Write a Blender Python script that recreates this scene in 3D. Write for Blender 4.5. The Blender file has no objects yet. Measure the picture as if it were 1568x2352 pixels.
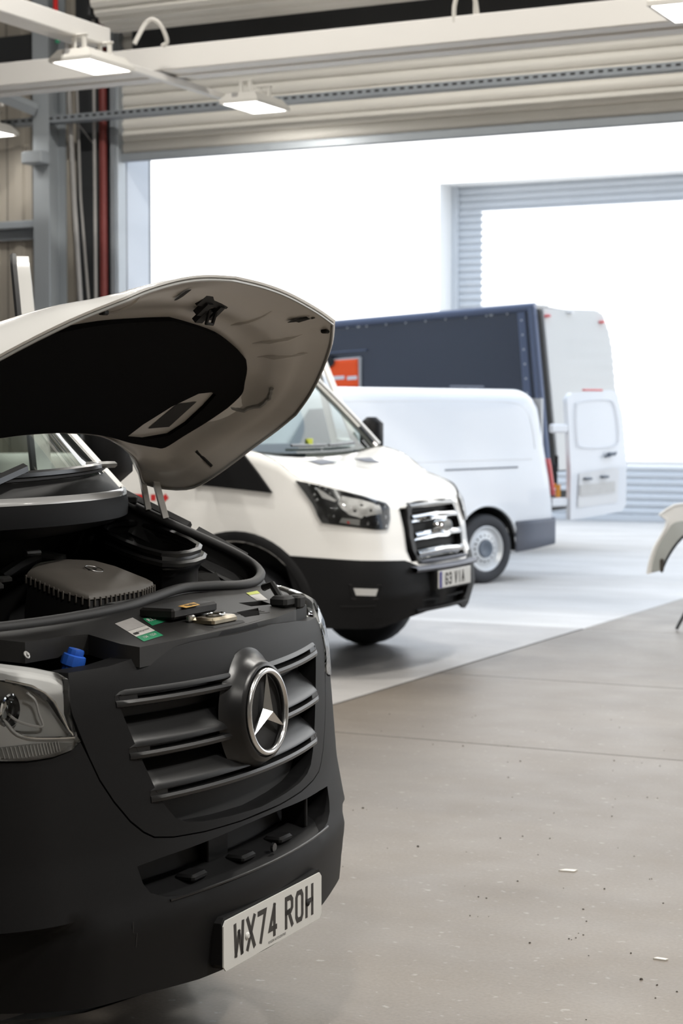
import bpy, math, random
import numpy as np
from mathutils import Vector, Matrix
from mathutils.geometry import delaunay_2d_cdt
random.seed(7)
R = math.radians
scene = bpy.context.scene
COL = scene.collection

# ------------------------------------------------------------------ camera, world, sun, exposure
cd = bpy.data.cameras.new('camera'); cam = bpy.data.objects.new('camera', cd); COL.objects.link(cam)
cam.location = (0, 0, 1.58)
cam.rotation_euler = (R(90 - 2.8), 0, R(26.3))
cd.lens = 50; cd.sensor_fit = 'HORIZONTAL'; cd.sensor_width = 50 * 1568 / 4300.0
cd.clip_end = 200
cd.dof.use_dof = True; cd.dof.focus_distance = 4.45; cd.dof.aperture_fstop = 4.6
scene.camera = cam

wd = bpy.data.worlds.new('sky'); scene.world = wd; wd.use_nodes = True
bg = wd.node_tree.nodes['Background']
bg.inputs[0].default_value = (0.74, 0.85, 1.0, 1); bg.inputs[1].default_value = 2.1

sd = bpy.data.lights.new('sun', 'SUN'); sun = bpy.data.objects.new('sun', sd); COL.objects.link(sun)
sd.energy = 11.0; sd.angle = R(0.6); sd.color = (1.0, 0.96, 0.90)
SUN_DIR = Vector((math.sin(R(40)) * math.cos(R(28)), math.cos(R(40)) * math.cos(R(28)), -math.sin(R(28))))
sun.rotation_euler = SUN_DIR.to_track_quat('-Z', 'Y').to_euler()

scene.view_settings.view_transform = 'Standard'
scene.view_settings.look = 'None'
scene.view_settings.gamma = 1.0
scene.view_settings.use_curve_mapping = False
scene.view_settings.exposure = 0.0
scene.cycles.use_denoising = True
scene.cycles.max_bounces = 8
scene.cycles.diffuse_bounces = 4
scene.cycles.glossy_bounces = 4
scene.cycles.transparent_max_bounces = 12
scene.cycles.caustics_reflective = False
scene.cycles.caustics_refractive = False
scene.cycles.sample_clamp_indirect = 6

# ------------------------------------------------------------------ materials
MATS = {}
def mat(name, col=(.5, .5, .5), rough=.5, metal=0.0, coat=0.0, emit=0.0, var=0.0, vscale=6.0, bump=0.0, bscale=120.0, spec=.5, coatr=.05):
    m = bpy.data.materials.new(name); m.use_nodes = True
    nt = m.node_tree; b = nt.nodes['Principled BSDF']
    b.inputs['Base Color'].default_value = (*col, 1); b.inputs['Roughness'].default_value = rough
    b.inputs['Metallic'].default_value = metal; b.inputs['Coat Weight'].default_value = coat
    b.inputs['Coat Roughness'].default_value = coatr
    b.inputs['Specular IOR Level'].default_value = spec
    if emit:
        b.inputs['Emission Color'].default_value = (*col, 1); b.inputs['Emission Strength'].default_value = emit
    if var or bump:
        tc = nt.nodes.new('ShaderNodeTexCoord')
    if var:
        n = nt.nodes.new('ShaderNodeTexNoise'); n.inputs['Scale'].default_value = vscale; n.inputs['Detail'].default_value = 6
        nt.links.new(tc.outputs['Object'], n.inputs['Vector'])
        mx = nt.nodes.new('ShaderNodeMix'); mx.data_type = 'RGBA'
        mx.inputs[6].default_value = (*[c * (1 - var) for c in col], 1); mx.inputs[7].default_value = (*[min(1, c * (1 + var)) for c in col], 1)
        nt.links.new(n.outputs['Fac'], mx.inputs[0]); nt.links.new(mx.outputs[2], b.inputs['Base Color'])
    if bump:
        n2 = nt.nodes.new('ShaderNodeTexNoise'); n2.inputs['Scale'].default_value = bscale; n2.inputs['Detail'].default_value = 3
        nt.links.new(tc.outputs['Object'], n2.inputs['Vector'])
        bp = nt.nodes.new('ShaderNodeBump'); bp.inputs['Strength'].default_value = bump; bp.inputs['Distance'].default_value = .002
        nt.links.new(n2.outputs['Fac'], bp.inputs['Height']); nt.links.new(bp.outputs[0], b.inputs['Normal'])
    MATS[name] = m; return m

def glass(name, tint=(.75, .85, .82), ior=1.5, tr=1.0):
    m = bpy.data.materials.new(name); m.use_nodes = True; nt = m.node_tree
    nt.nodes.remove(nt.nodes['Principled BSDF']); out = nt.nodes['Material Output']
    t = nt.nodes.new('ShaderNodeBsdfTransparent'); t.inputs[0].default_value = (*tint, 1)
    g = nt.nodes.new('ShaderNodeBsdfGlossy'); g.inputs['Roughness'].default_value = .01
    f = nt.nodes.new('ShaderNodeFresnel'); f.inputs[0].default_value = ior
    mx = nt.nodes.new('ShaderNodeMixShader')
    nt.links.new(f.outputs[0], mx.inputs[0]); nt.links.new(t.outputs[0], mx.inputs[1]); nt.links.new(g.outputs[0], mx.inputs[2])
    nt.links.new(mx.outputs[0], out.inputs[0]); MATS[name] = m; return m

mat('white paint', (.80, .79, .765), .32, coat=.6, coatr=.04)
mat('cool white paint', (.78, .79, .81), .3, coat=.6, coatr=.05)
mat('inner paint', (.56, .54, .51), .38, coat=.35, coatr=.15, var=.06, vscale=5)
mat('black plastic', (.0085, .0085, .009), .5, bump=.12, bscale=900, spec=.12)
mat('grille plastic', (.0075, .0075, .008), .31, bump=.05, bscale=900, spec=.4)
mat('deep black', (.006, .006, .0065), .7)
mat('felt', (.005, .005, .0055), .95, bump=.4, bscale=500, spec=.1)
mat('gloss black', (.008, .008, .009), .25, coat=.25, coatr=.12)
mat('joint sealant', (.075, .068, .06), .8)
mat('rubber', (.018, .018, .019), .6, bump=.1, bscale=300)
mat('tyre rubber', (.022, .023, .027), .7, bump=.15, bscale=160)
mat('slam plastic', (.015, .0145, .014), .48, bump=.12, bscale=700, spec=.32)
mat('cover plastic', (.085, .076, .066), .55, bump=.25, bscale=600, var=.2, vscale=12)
mat('chrome', (.78, .79, .80), .06, metal=1)
mat('satin metal', (.55, .55, .54), .3, metal=1)
mat('arm metal', (.62, .61, .59), .4, metal=.6)
mat('brass', (.42, .36, .26), .3, metal=1, var=.3, vscale=30)
mat('lamp reflector', (.52, .52, .51), .3, metal=.25)
mat('lamp silver', (.76, .75, .74), .35, coat=.3)
mat('lamp grey', (.30, .30, .29), .35, coat=.4)
mat('plate white', (.62, .62, .60), .4, coat=.3)
mat('plate ink', (.022, .019, .017), .5)
mat('plate blue', (.05, .045, .22), .5)
mat('label white', (.62, .60, .57), .55, var=.1, vscale=40)
mat('label silver', (.42, .40, .39), .5, var=.15, vscale=60)
mat('label green', (.015, .22, .10), .5)
mat('label yellow', (.75, .42, .06), .5)
mat('label lime', (.55, .62, .08), .5)
mat('cap blue', (.02, .10, .48), .4)
mat('red letter', (.62, .03, .03), .45)
mat('red paint', (.17, .028, .024), .5)
mat('red bright', (.65, .02, .02), .4)
mat('pale red lens', (.75, .10, .10), .25, coat=.5)
mat('amber lens', (.85, .38, .05), .3)
mat('green plastic', (.02, .25, .13), .5)
mat('hi vis', (.95, .10, .015), .8)
mat('reflective tape', (.75, .73, .74), .6)
mat('wheel silver', (.60, .61, .62), .4, metal=.35)
mat('hub grey', (.10, .12, .15), .45)
mat('bumper grey', (.13, .14, .17), .55)
mat('truck navy', (.018, .023, .038), .22, coat=.6, var=.15, vscale=.6)
mat('truck trim', (.12, .14, .20), .35, metal=.5)
mat('truck door', (.70, .68, .64), .5)
mat('cream slat', (.80, .775, .72), .45, var=.05, vscale=2)
mat('grey slat', (.70, .72, .74), .4, var=.04, vscale=2)
mat('cream clad', (.44, .40, .34), .6, var=.08, vscale=3)
mat('galvanised', (.33, .36, .39), .45, metal=.25, var=.1, vscale=4)
mat('reveal grey', (.50, .54, .60), .6)
mat('steel grey', (.36, .39, .415), .55, var=.08, vscale=3)
mat('dark steel', (.035, .037, .04), .6)
mat('white trunking', (.78, .76, .73), .5)
mat('lamp housing', (.66, .64, .60), .45)
mat('cable white', (.62, .60, .56), .55)
mat('pipe grey', (.36, .35, .34), .5)
mat('facade white', (.80, .80, .79), .7, var=.02, vscale=.5)
mat('roof dark', (.05, .05, .048), .8)
mat('inner wall', (.42, .40, .37), .7)
mat('added dark grey', (.16, .18, .21), .5)
mat('diffuser', (1, .98, .94), .5, emit=9)
mat('wing grey', (.30, .31, .295), .6, var=.1, vscale=9)
mat('paper', (.78, .76, .72), .8)
mat('dirt', (.05, .042, .035), .9)
mat('dash grey', (.10, .12, .125), .7)
mat('wind strip', (.42, .42, .42), .25, coat=.5)
glass('windscreen glass', (.42, .50, .46), 1.5)
glass('dark glass', (.30, .42, .40), 1.55)
glass('lens glass', (.93, .94, .94), 1.45)

def concrete(name, c1, c2, rough=.42, spot=.35):
    m = bpy.data.materials.new(name); m.use_nodes = True; nt = m.node_tree; b = nt.nodes['Principled BSDF']
    N = nt.nodes.new; Lk = nt.links.new
    tc = N('ShaderNodeTexCoord')
    def noise(s, d=6, vec=None, scale3=None):
        n = N('ShaderNodeTexNoise'); n.inputs['Scale'].default_value = s; n.inputs['Detail'].default_value = d
        src = tc.outputs['Object']
        if scale3:
            mp = N('ShaderNodeMapping'); mp.inputs['Scale'].default_value = scale3; mp.inputs['Rotation'].default_value = (0, 0, R(12)); Lk(src, mp.inputs[0]); src = mp.outputs[0]
        Lk(src, n.inputs['Vector']); return n
    def ramp(src, a, bb, ca, cb):
        r = N('ShaderNodeValToRGB'); r.color_ramp.elements[0].position = a; r.color_ramp.elements[1].position = bb
        r.color_ramp.elements[0].color = ca; r.color_ramp.elements[1].color = cb; Lk(src, r.inputs[0]); return r
    def mix(a, bb, fac, mode='MIX'):
        x = N('ShaderNodeMix'); x.data_type = 'RGBA'; x.blend_type = mode
        for s, i in ((a, 6), (bb, 7), (fac, 0)):
            if isinstance(s, (tuple, float, int)): x.inputs[i].default_value = s
            else: Lk(s, x.inputs[i])
        return x.outputs[2]
    base = ramp(noise(.9, 8, scale3=(1, 1.6, 1)).outputs['Fac'], .36, .64, (*c1, 1), (*c2, 1)).outputs[0]
    st = ramp(noise(1.2, 9, scale3=(.35, 3.2, 1)).outputs['Fac'], .42, .66, (.95, .945, .94, 1), (1.03, 1.03, 1.025, 1)).outputs[0]
    base = mix(base, st, 1.0, 'MULTIPLY')
    fine = ramp(noise(90, 5).outputs['Fac'], .3, .7, (.84, .84, .84, 1), (1.13, 1.13, 1.13, 1)).outputs[0]
    base = mix(base, fine, .8, 'MULTIPLY')
    # pale worn scuffs and dark flecks
    sc = ramp(noise(26, 9, scale3=(.9, 1.2, 1)).outputs['Fac'], .64, .74, (0, 0, 0, 1), (1, 1, 1, 1)).outputs[0]
    base = mix(base, (.62, .60, .57, 1), N_mul(nt, sc, spot))
    v = N('ShaderNodeTexVoronoi'); v.inputs['Scale'].default_value = 6.5; Lk(tc.outputs['Object'], v.inputs['Vector'])
    fl = ramp(v.outputs['Distance'], .035, .06, (1, 1, 1, 1), (0, 0, 0, 1)).outputs[0]
    base = mix(base, (.12, .10, .085, 1), N_mul(nt, fl, .35))
    Lk(base, b.inputs['Base Color'])
    rr = ramp(noise(3, 7).outputs['Fac'], .3, .7, (rough - .03,) * 3 + (1,), (rough + .05,) * 3 + (1,))
    Lk(rr.outputs[0], b.inputs['Roughness'])
    bp = N('ShaderNodeBump'); bp.inputs['Strength'].default_value = .12; bp.inputs['Distance'].default_value = .004
    Lk(noise(55, 6).outputs['Fac'], bp.inputs['Height']); Lk(bp.outputs[0], b.inputs['Normal'])
    MATS[name] = m
def N_mul(nt, s, k):
    x = nt.nodes.new('ShaderNodeMath'); x.operation = 'MULTIPLY'; x.inputs[1].default_value = k
    nt.links.new(s, x.inputs[0]); return x.outputs[0]
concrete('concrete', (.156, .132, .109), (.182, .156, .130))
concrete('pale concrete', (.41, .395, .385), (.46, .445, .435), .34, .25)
concrete('yard concrete', (.52, .51, .50), (.60, .59, .58), .6, .2)

# ------------------------------------------------------------------ mesh helpers
class MB:
    def __init__(s): s.v = []; s.f = []
    def add(s, V, Fc):
        o = len(s.v); s.v += [tuple(map(float, p)) for p in V]; s.f += [tuple(i + o for i in f) for f in Fc]; return s
    def box(s, c, size, bev=0.0, M=None):
        x, y, z = [d / 2 for d in size]
        if bev <= 0:
            V = [(sx * x, sy * y, sz * z) for sz in (-1, 1) for sx, sy in ((-1, -1), (1, -1), (1, 1), (-1, 1))]
            Fc = [(0, 3, 2, 1), (4, 5, 6, 7), (0, 1, 5, 4), (1, 2, 6, 5), (2, 3, 7, 6), (3, 0, 4, 7)]
        else:
            b = min(bev, x * .99, y * .99, z * .99); V = []; rings = []
            for zz, ins in ((-z, b), (-z + b, 0), (z - b, 0), (z, b)):
                X, Y = x - ins, y - ins; k = b * .999 if ins == 0 else b * .5
                ring = [(-X + k, -Y), (X - k, -Y), (X, -Y + k), (X, Y - k), (X - k, Y), (-X + k, Y), (-X, Y - k), (-X, -Y + k)]
                rings.append(len(V)); V += [(p[0], p[1], zz) for p in ring]
            Fc = [tuple(rings[0] + i for i in range(7, -1, -1)), tuple(rings[3] + i for i in range(8))]
            for k in range(3):
                for i in range(8):
                    j = (i + 1) % 8; Fc.append((rings[k] + i, rings[k] + j, rings[k + 1] + j, rings[k + 1] + i))
        if M is not None: V = [tuple(M @ Vector(p)) for p in V]
        return s.add([(p[0] + c[0], p[1] + c[1], p[2] + c[2]) for p in V], Fc)
    def loft(s, rows, closeu=False, closev=False, capa=False, capb=False):
        n = len(rows[0]); m = len(rows); V = [p for r in rows for p in r]; Fc = []
        for i in range(m if closev else m - 1):
            for j in range(n if closeu else n - 1):
                a = i * n + j; b = i * n + (j + 1) % n; c = ((i + 1) % m) * n + (j + 1) % n; d = ((i + 1) % m) * n + j
                Fc.append((a, b, c, d))
        if capa: Fc.append(tuple(range(n - 1, -1, -1)))
        if capb: Fc.append(tuple((m - 1) * n + k for k in range(n)))
        return s.add(V, Fc)
    def tube(s, pts, r, n=8, closed=False, caps=True):
        P = [Vector(p) for p in pts]; rows = []; N = len(P); up = None
        for i, p in enumerate(P):
            a = P[i - 1] if (i > 0 or closed) else P[i]; b = P[(i + 1) % N] if (i < N - 1 or closed) else P[i]
            t = (b - a).normalized()
            if up is None:
                up = Vector((0, 0, 1)) if abs(t.z) < .9 else Vector((1, 0, 0))
            u = (up - t * up.dot(t)).normalized(); w = t.cross(u); up = u
            rr = r[i] if isinstance(r, (list, tuple)) else r
            rows.append([p + u * rr * math.cos(2 * math.pi * k / n) + w * rr * math.sin(2 * math.pi * k / n) for k in range(n)])
        return s.loft(rows, closeu=True, closev=closed, capa=caps and not closed, capb=caps and not closed)
    def lathe(s, prof, n=40, M=None, close=False):
        rows = []
        for k in range(n):
            a = 2 * math.pi * k / n
            row = [Vector((r * math.cos(a), r * math.sin(a), z)) for r, z in prof]
            if M is not None: row = [M @ p for p in row]
            rows.append(row)
        return s.loft(rows, closev=True, closeu=close)
    def prism(s, poly, f0, f1):
        n = len(poly); V = [f0(p) for p in poly] + [f1(p) for p in poly]
        Fc = [tuple(range(n - 1, -1, -1)), tuple(range(n, 2 * n))] + [(i, (i + 1) % n, n + (i + 1) % n, n + i) for i in range(n)]
        return s.add(V, Fc)
    def rim(s, loop, off, closed=True):
        n = len(loop); V = [tuple(p) for p in loop] + [tuple(Vector(p) + (off(p) if callable(off) else Vector(off))) for p in loop]
        return s.add(V, [(i, (i + 1) % n, n + (i + 1) % n, n + i) for i in range(n if closed else n - 1)])
    def patch(s, outer, holes, sp, f, rim=None):
        O = densify(outer, sp); Hs = [densify(h, sp) for h in holes]
        pts = []; edges = []
        for loop in [O] + Hs:
            o = len(pts); pts += loop; edges += [(o + i, o + (i + 1) % len(loop)) for i in range(len(loop))]
        xs = [p[0] for p in O]; ys = [p[1] for p in O]
        y = min(ys) + sp / 2; row = 0
        segs = [(pts[a], pts[b]) for a, b in edges]
        A = np.array([q[0] for q in segs]); B = np.array([q[1] for q in segs])
        while y < max(ys):
            x = min(xs) + sp * (.5 if row % 2 else 1)
            while x < max(xs):
                if inpoly(x, y, O) and not any(inpoly(x, y, h) for h in Hs):
                    p = np.array((x, y)); d = B - A; t = np.clip(((p - A) * d).sum(1) / np.maximum((d * d).sum(1), 1e-12), 0, 1)
                    if (((A + d * t[:, None] - p) ** 2).sum(1)).min() > (.45 * sp) ** 2: pts.append((x, y))
                x += sp
            y += sp * .87; row += 1
        r = delaunay_2d_cdt([Vector(p) for p in pts], edges, [], 0, 1e-6)
        V2, F2 = r[0], r[2]
        Fc = []
        for t in F2:
            cx = sum(V2[i].x for i in t) / len(t); cy = sum(V2[i].y for i in t) / len(t)
            if inpoly(cx, cy, O) and not any(inpoly(cx, cy, h) for h in Hs): Fc.append(tuple(t))
        s.add([f(p.x, p.y) for p in V2], Fc)
        if rim is not None:
            for loop in [O] + Hs: s.rim([f(*p) for p in loop], rim)
        return s
    def build(s, name, m, parent=None, smooth=35, bevel=0.0, sub=0, solid=0.0, recalc=True):
        me = bpy.data.meshes.new(name); me.from_pydata(s.v, [], s.f); me.materials.append(MATS[m])
        if recalc:
            import bmesh
            b = bmesh.new(); b.from_mesh(me); bmesh.ops.remove_doubles(b, verts=b.verts, dist=1e-5); bmesh.ops.recalc_face_normals(b, faces=b.faces); b.to_mesh(me); b.free()
        if smooth:
            me.polygons.foreach_set('use_smooth', [True] * len(me.polygons))
            if not sub: me.set_sharp_from_angle(angle=R(smooth))
        o = bpy.data.objects.new(name, me); COL.objects.link(o)
        if parent: o.parent = parent
        if solid:
            md = o.modifiers.new('s', 'SOLIDIFY'); md.thickness = solid; md.offset = 0
        if bevel:
            md = o.modifiers.new('b', 'BEVEL'); md.width = bevel; md.segments = 2; md.limit_method = 'ANGLE'; md.angle_limit = R(40)
        if sub:
            md = o.modifiers.new('ss', 'SUBSURF'); md.levels = sub; md.render_levels = sub
        return o

def inpoly(x, y, P):
    c = False; j = len(P) - 1
    for i in range(len(P)):
        xi, yi = P[i][0], P[i][1]; xj, yj = P[j][0], P[j][1]
        if (yi > y) != (yj > y) and x < (xj - xi) * (y - yi) / (yj - yi) + xi: c = not c
        j = i
    return c
def densify(P, sp):
    out = []
    for i in range(len(P)):
        a = P[i]; b = P[(i + 1) % len(P)]; n = max(1, int(math.ceil(math.hypot(b[0] - a[0], b[1] - a[1]) / sp)))
        out += [(a[0] + (b[0] - a[0]) * k / n, a[1] + (b[1] - a[1]) * k / n) for k in range(n)]
    return out
def spl(P, n=6, closed=False):
    P = [np.array(p, float) for p in P]; N = len(P); out = []
    for i in range(N if closed else N - 1):
        g = (lambda k: P[k % N]) if closed else (lambda k: P[min(max(k, 0), N - 1)])
        a, b, c, d = g(i - 1), g(i), g(i + 1), g(i + 2)
        for k in range(n):
            f = k / n; out.append(tuple(.5 * (2 * b + (c - a) * f + (2 * a - 5 * b + 4 * c - d) * f * f + (3 * b - a - 3 * c + d) * f ** 3)))
    if not closed: out.append(tuple(P[-1]))
    return out
def mirror(P): return [(-p[0], *p[1:]) for p in reversed(P)]
def tag(o, label=None, cat=None, group=None, kind=None):
    if label: o['label'] = label
    if cat: o['category'] = cat
    if group: o['group'] = group
    if kind: o['kind'] = kind
    return o
def thing(name, label, cat, loc=(0, 0, 0), rz=0.0, group=None):
    o = bpy.data.objects.new(name, None); COL.objects.link(o); o.location = loc; o.rotation_euler = (0, 0, rz)
    o.empty_display_size = .1
    return tag(o, label, cat, group)
def copy_tree(o, parent=None):
    c = o.copy(); COL.objects.link(c)
    if parent: c.parent = parent
    for ch in list(o.children): copy_tree(ch, c)
    return c
def inst(o, loc, rz=None, parent=None, name=None):
    c = o.copy(); COL.objects.link(c); c.location = loc
    if rz is not None: c.rotation_euler = (0, 0, rz)
    if parent: c.parent = parent
    return c
def boolcut(o, cutter_mb):
    me = bpy.data.meshes.new('cut'); me.from_pydata(cutter_mb.v, [], cutter_mb.f)
    import bmesh
    b = bmesh.new(); b.from_mesh(me); bmesh.ops.recalc_face_normals(b, faces=b.faces); b.to_mesh(me); b.free()
    c = bpy.data.objects.new('cut', me); COL.objects.link(c); c.parent = o.parent
    md = o.modifiers.new('bool', 'BOOLEAN'); md.operation = 'DIFFERENCE'; md.object = c; md.solver = 'EXACT'
    bpy.context.view_layer.update()
    dg = bpy.context.evaluated_depsgraph_get()
    new = bpy.data.meshes.new_from_object(o.evaluated_get(dg), depsgraph=dg)
    o.modifiers.clear(); o.data = new
    bpy.data.objects.remove(c)
def text_mb(body, size, f, bold=0.0, xs=1.0):
    """flat built-in-font lettering laid through f(x, y)"""
    cu = bpy.data.curves.new('t', 'FONT'); cu.body = body; cu.size = size; cu.offset = bold; cu.resolution_u = 3; cu.align_x = 'CENTER'; cu.align_y = 'CENTER'
    ob = bpy.data.objects.new('t', cu); COL.objects.link(ob)
    bpy.context.view_layer.update()
    dg = bpy.context.evaluated_depsgraph_get(); me = bpy.data.meshes.new_from_object(ob.evaluated_get(dg), depsgraph=dg)
    mb = MB().add([f(v.co.x * xs, v.co.y) for v in me.vertices], [tuple(p.vertices) for p in me.polygons])
    bpy.data.objects.remove(ob); bpy.data.meshes.remove(me); return mb
# stroke lettering for number plates: polylines in a 0..1 box
GL = {
 'W': [[(0, 1), (.12, 0)], [(.12, 0), (.5, .72)], [(.5, .72), (.88, 0)], [(.88, 0), (1, 1)]],
 'X': [[(0, 1), (1, 0)], [(0, 0), (1, 1)]],
 '7': [[(0, 1), (1, 1), (.3, 0)]],
 '4': [[(.95, .22), (0, .22), (.72, 1)], [(.72, 1), (.72, 0)]],
 'R': [[(0, 0), (0, 1), (.75, 1), (1, .88), (1, .62), (.75, .5), (0, .5)], [(.45, .5), (1, 0)]],
 'O': [[(0, .15), (0, .85), (.2, 1), (.8, 1), (1, .85), (1, .15), (.8, 0), (.2, 0), (0, .15)]],
 'H': [[(0, 0), (0, 1)], [(1, 0), (1, 1)], [(0, .5), (1, .5)]],
 'G': [[(1, .78), (1, .88), (.8, 1), (.2, 1), (0, .85), (0, .15), (.2, 0), (.8, 0), (1, .15), (1, .45), (.55, .45)]],
 '3': [[(0, .88), (.2, 1), (.8, 1), (1, .88), (1, .62), (.8, .52), (.4, .52)], [(.8, .52), (1, .4), (1, .15), (.8, 0), (.2, 0), (0, .13)]],
 '6': [[(1, .88), (.8, 1), (.2, 1), (0, .85), (0, .15), (.2, 0), (.8, 0), (1, .15), (1, .42), (.8, .55), (0, .55)]],
 'V': [[(0, 1), (.5, 0)], [(.5, 0), (1, 1)]], 'I': [[(.5, 0), (.5, 1)]], 'A': [[(0, 0), (.5, 1)], [(.5, 1), (1, 0)], [(.2, .32), (.8, .32)]],
 'F': [[(0, 0), (0, 1), (1, 1)], [(0, .52), (.8, .52)]], 'K': [[(0, 0), (0, 1)], [(1, 1), (.05, .45)], [(.35, .6), (1, 0)]],
 'E': [[(1, 0), (0, 0), (0, 1), (1, 1)], [(0, .52), (.8, .52)]],
}
def strokes(mb, ch, x0, y0, w, h, sw, f):
    for pl in GL[ch]:
        P = [np.array((x0 + p[0] * (w - sw) + sw / 2, y0 + p[1] * (h - sw) + sw / 2)) for p in pl]
        N = len(P); L_, R_ = [], []
        closed = N > 3 and np.allclose(P[0], P[-1])
        for i in range(N):
            a = P[i - 1] if i > 0 else (P[N - 2] if closed else None); b = P[i + 1] if i < N - 1 else (P[1] if closed else None)
            d1 = None if a is None else (P[i] - a) / np.linalg.norm(P[i] - a); d2 = None if b is None else (b - P[i]) / np.linalg.norm(b - P[i])
            if d1 is None: d1 = d2
            if d2 is None: d2 = d1
            t = d1 + d2; t = t / max(np.linalg.norm(t), 1e-6); nrm = np.array((-t[1], t[0])); k = 1 / max(.45, float(np.dot(nrm, (-d1[1], d1[0]))))
            p = P[i].copy()
            if a is None: p = p - d2 * sw / 2
            if b is None: p = p + d1 * sw / 2
            L_.append(p + nrm * k * sw / 2); R_.append(p - nrm * k * sw / 2)
        for i in range(N - 1):
            mb.add([f(*L_[i]), f(*R_[i]), f(*R_[i + 1]), f(*L_[i + 1])], [(0, 1, 2, 3)])
    return mb

# ================================================================== THE BUILDING
def struct(o): o['kind'] = 'structure'; return o
K = .904                                   # the shutter wall stands at y = 13.2
def q(x, y, z): return (x * K, y * K, 1.58 + (z - 1.58) * K)
Y0, Y1 = 13.2, 13.53
JX0, JX1, LZ = -8.50, -3.25, 4.99           # shutter opening, lintel
EAVE = 11.2
def slabs(rootname, xs, ys, z, gaps, pick):
    root = struct(MB().box(((xs[0] + xs[-1]) / 2, (ys[0] + ys[-1]) / 2, z - .11), (xs[-1] - xs[0], ys[-1] - ys[0], .1)).build(rootname, 'dark steel', smooth=0))
    for i in range(len(xs) - 1):
        for j in range(len(ys) - 1):
            gx0, gx1, gy0, gy1 = gaps(xs[i]), gaps(xs[i + 1]), gaps(ys[j]), gaps(ys[j + 1])
            a, b, c, d = xs[i] + gx0, xs[i + 1] - gx1, ys[j] + gy0, ys[j + 1] - gy1
            MB().box(((a + b) / 2, (c + d) / 2, z - .1), (b - a, d - c, .2), .004).build('floor_slab', pick(b, d), root, smooth=0)
    return root
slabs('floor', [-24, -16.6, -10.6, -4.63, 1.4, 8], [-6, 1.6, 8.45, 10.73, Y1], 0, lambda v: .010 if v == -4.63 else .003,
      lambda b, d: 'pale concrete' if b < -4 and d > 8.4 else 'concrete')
fl_ = bpy.data.objects['floor']
MB().box((-4.63, 4.75, -.012), (.020, 17.5, .025)).build('joint_sealant', 'joint sealant', fl_, smooth=0)
for y in (8.45, 10.73): MB().box((-1.6, y, -.012), (6.0, .008, .025)).build('joint_sealant', 'joint sealant', fl_, smooth=0)
slabs('ground', [-60, -30, -16, -9.5, -4.63, 1.5, 8, 30], [Y1, 18.3, 22.9, 28.6], 0, lambda v: 0 if v in (Y1, 28.6) else .006,
      lambda b, d: 'concrete' if -4 < b < 2 and d < 19 else 'yard concrete')

wb = MB(); oc = [(-10.3, JX0, 0, EAVE), (JX0, JX1, LZ, EAVE), (JX1, -2.4, 0, EAVE), (-2.4, 3.2, 4.6, EAVE), (3.2, 8, 0, EAVE)]
for x0, x1, z0, z1 in [(-24, JX0, 0, EAVE)] + oc[1:]:
    wb.box(((x0 + x1) / 2, (Y0 + Y1) / 2, (z0 + z1) / 2), (x1 - x0, Y1 - Y0, z1 - z0))
wall_back = struct(wb.build('wall_back', 'reveal grey', smooth=0))
for x0, x1, z0, z1 in oc:
    MB().box(((x0 + x1) / 2, Y1 + .02, (z0 + z1) / 2), (x1 - x0, .04, z1 - z0)).build('added_dark_skin', 'added dark grey', wall_back, smooth=0)  # dark skin on the unseen outer face, added to darken the truck's reflection
struct(MB().box((-24.1, 3.6, 3.8), (.2, 19.2, 7.6)).build('wall_left', 'inner wall', smooth=0))
struct(MB().box((8.1, 3.6, 3.8), (.2, 19.2, 7.6)).build('wall_right', 'inner wall', smooth=0))
struct(MB().box((-8, -6.1, 3.8), (32, .2, 7.6)).build('wall_front', 'inner wall', smooth=0))
struct(MB().box((-8, 3.6, 7.6), (32.4, 19.2, .2)).build('ceiling', 'roof dark', smooth=0))

# profiled cladding lining on the inside of the back wall, each sheet its own piece
pan = MB(); w = .262
prof = [(-w / 2, 0), (-w / 2 + .02, .004), (-.055, .004), (-.035, .03), (.035, .03), (.055, .004), (w / 2 - .006, .004), (w / 2 - .006, 0)]
pan.loft([[(x, -y, z) for x, y in prof] for z in (0, 6.6)])
lining = struct(MB().box((-10.62, 13.175, 3.3), (3.9, .03, 6.6)).build('wall_lining', 'dark steel', smooth=0))
p0 = pan.build('cladding_panel', 'cream clad', lining, smooth=0); p0.location = (-12.43, 13.16, 0)
for k in range(1, 14): inst(p0, (-12.43 + k * w, 13.16, 0), parent=lining)
struct(MB().box((-10.76, 13.05, 3.225), (3.35, .11, .063), .006).box((-10.76, 13.10, 3.16), (3.35, .036, .11)).build('trim_1', 'galvanised', smooth=0))
struct(MB().box((-10.76, 13.07, 4.67), (3.35, .09, .27), .006).build('trim_2', 'dark steel', smooth=0))

# H section column with haunch strut
cx0 = -9.06
colm = struct(MB().box((cx0, 12.78, 3.75), (.155, .014, 7.5)).box((cx0, 13.02, 3.75), (.155, .014, 7.5)).box((cx0, 12.90, 3.75), (.012, .24, 7.5)).build('steel_column', 'steel grey', smooth=0))
MB().box((cx0, 12.90, .012), (.32, .36, .024), .004).build('base_plate', 'steel grey', colm, smooth=0)
MB().tube([(-9.75, 11.95, 4.46), (-9.09, 12.75, 4.12)], .055, 4).build('haunch_strut', 'steel grey', colm, smooth=0)
MB().box((cx0, 12.70, 3.72), (.20, .13, .10), .01).build('cleat', 'steel grey', colm, smooth=0)
struct(MB().box((-8.78, 13.12, 3.0), (.27, .1, 6.0), .004).build('trim_3', 'dark steel', smooth=0))

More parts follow.
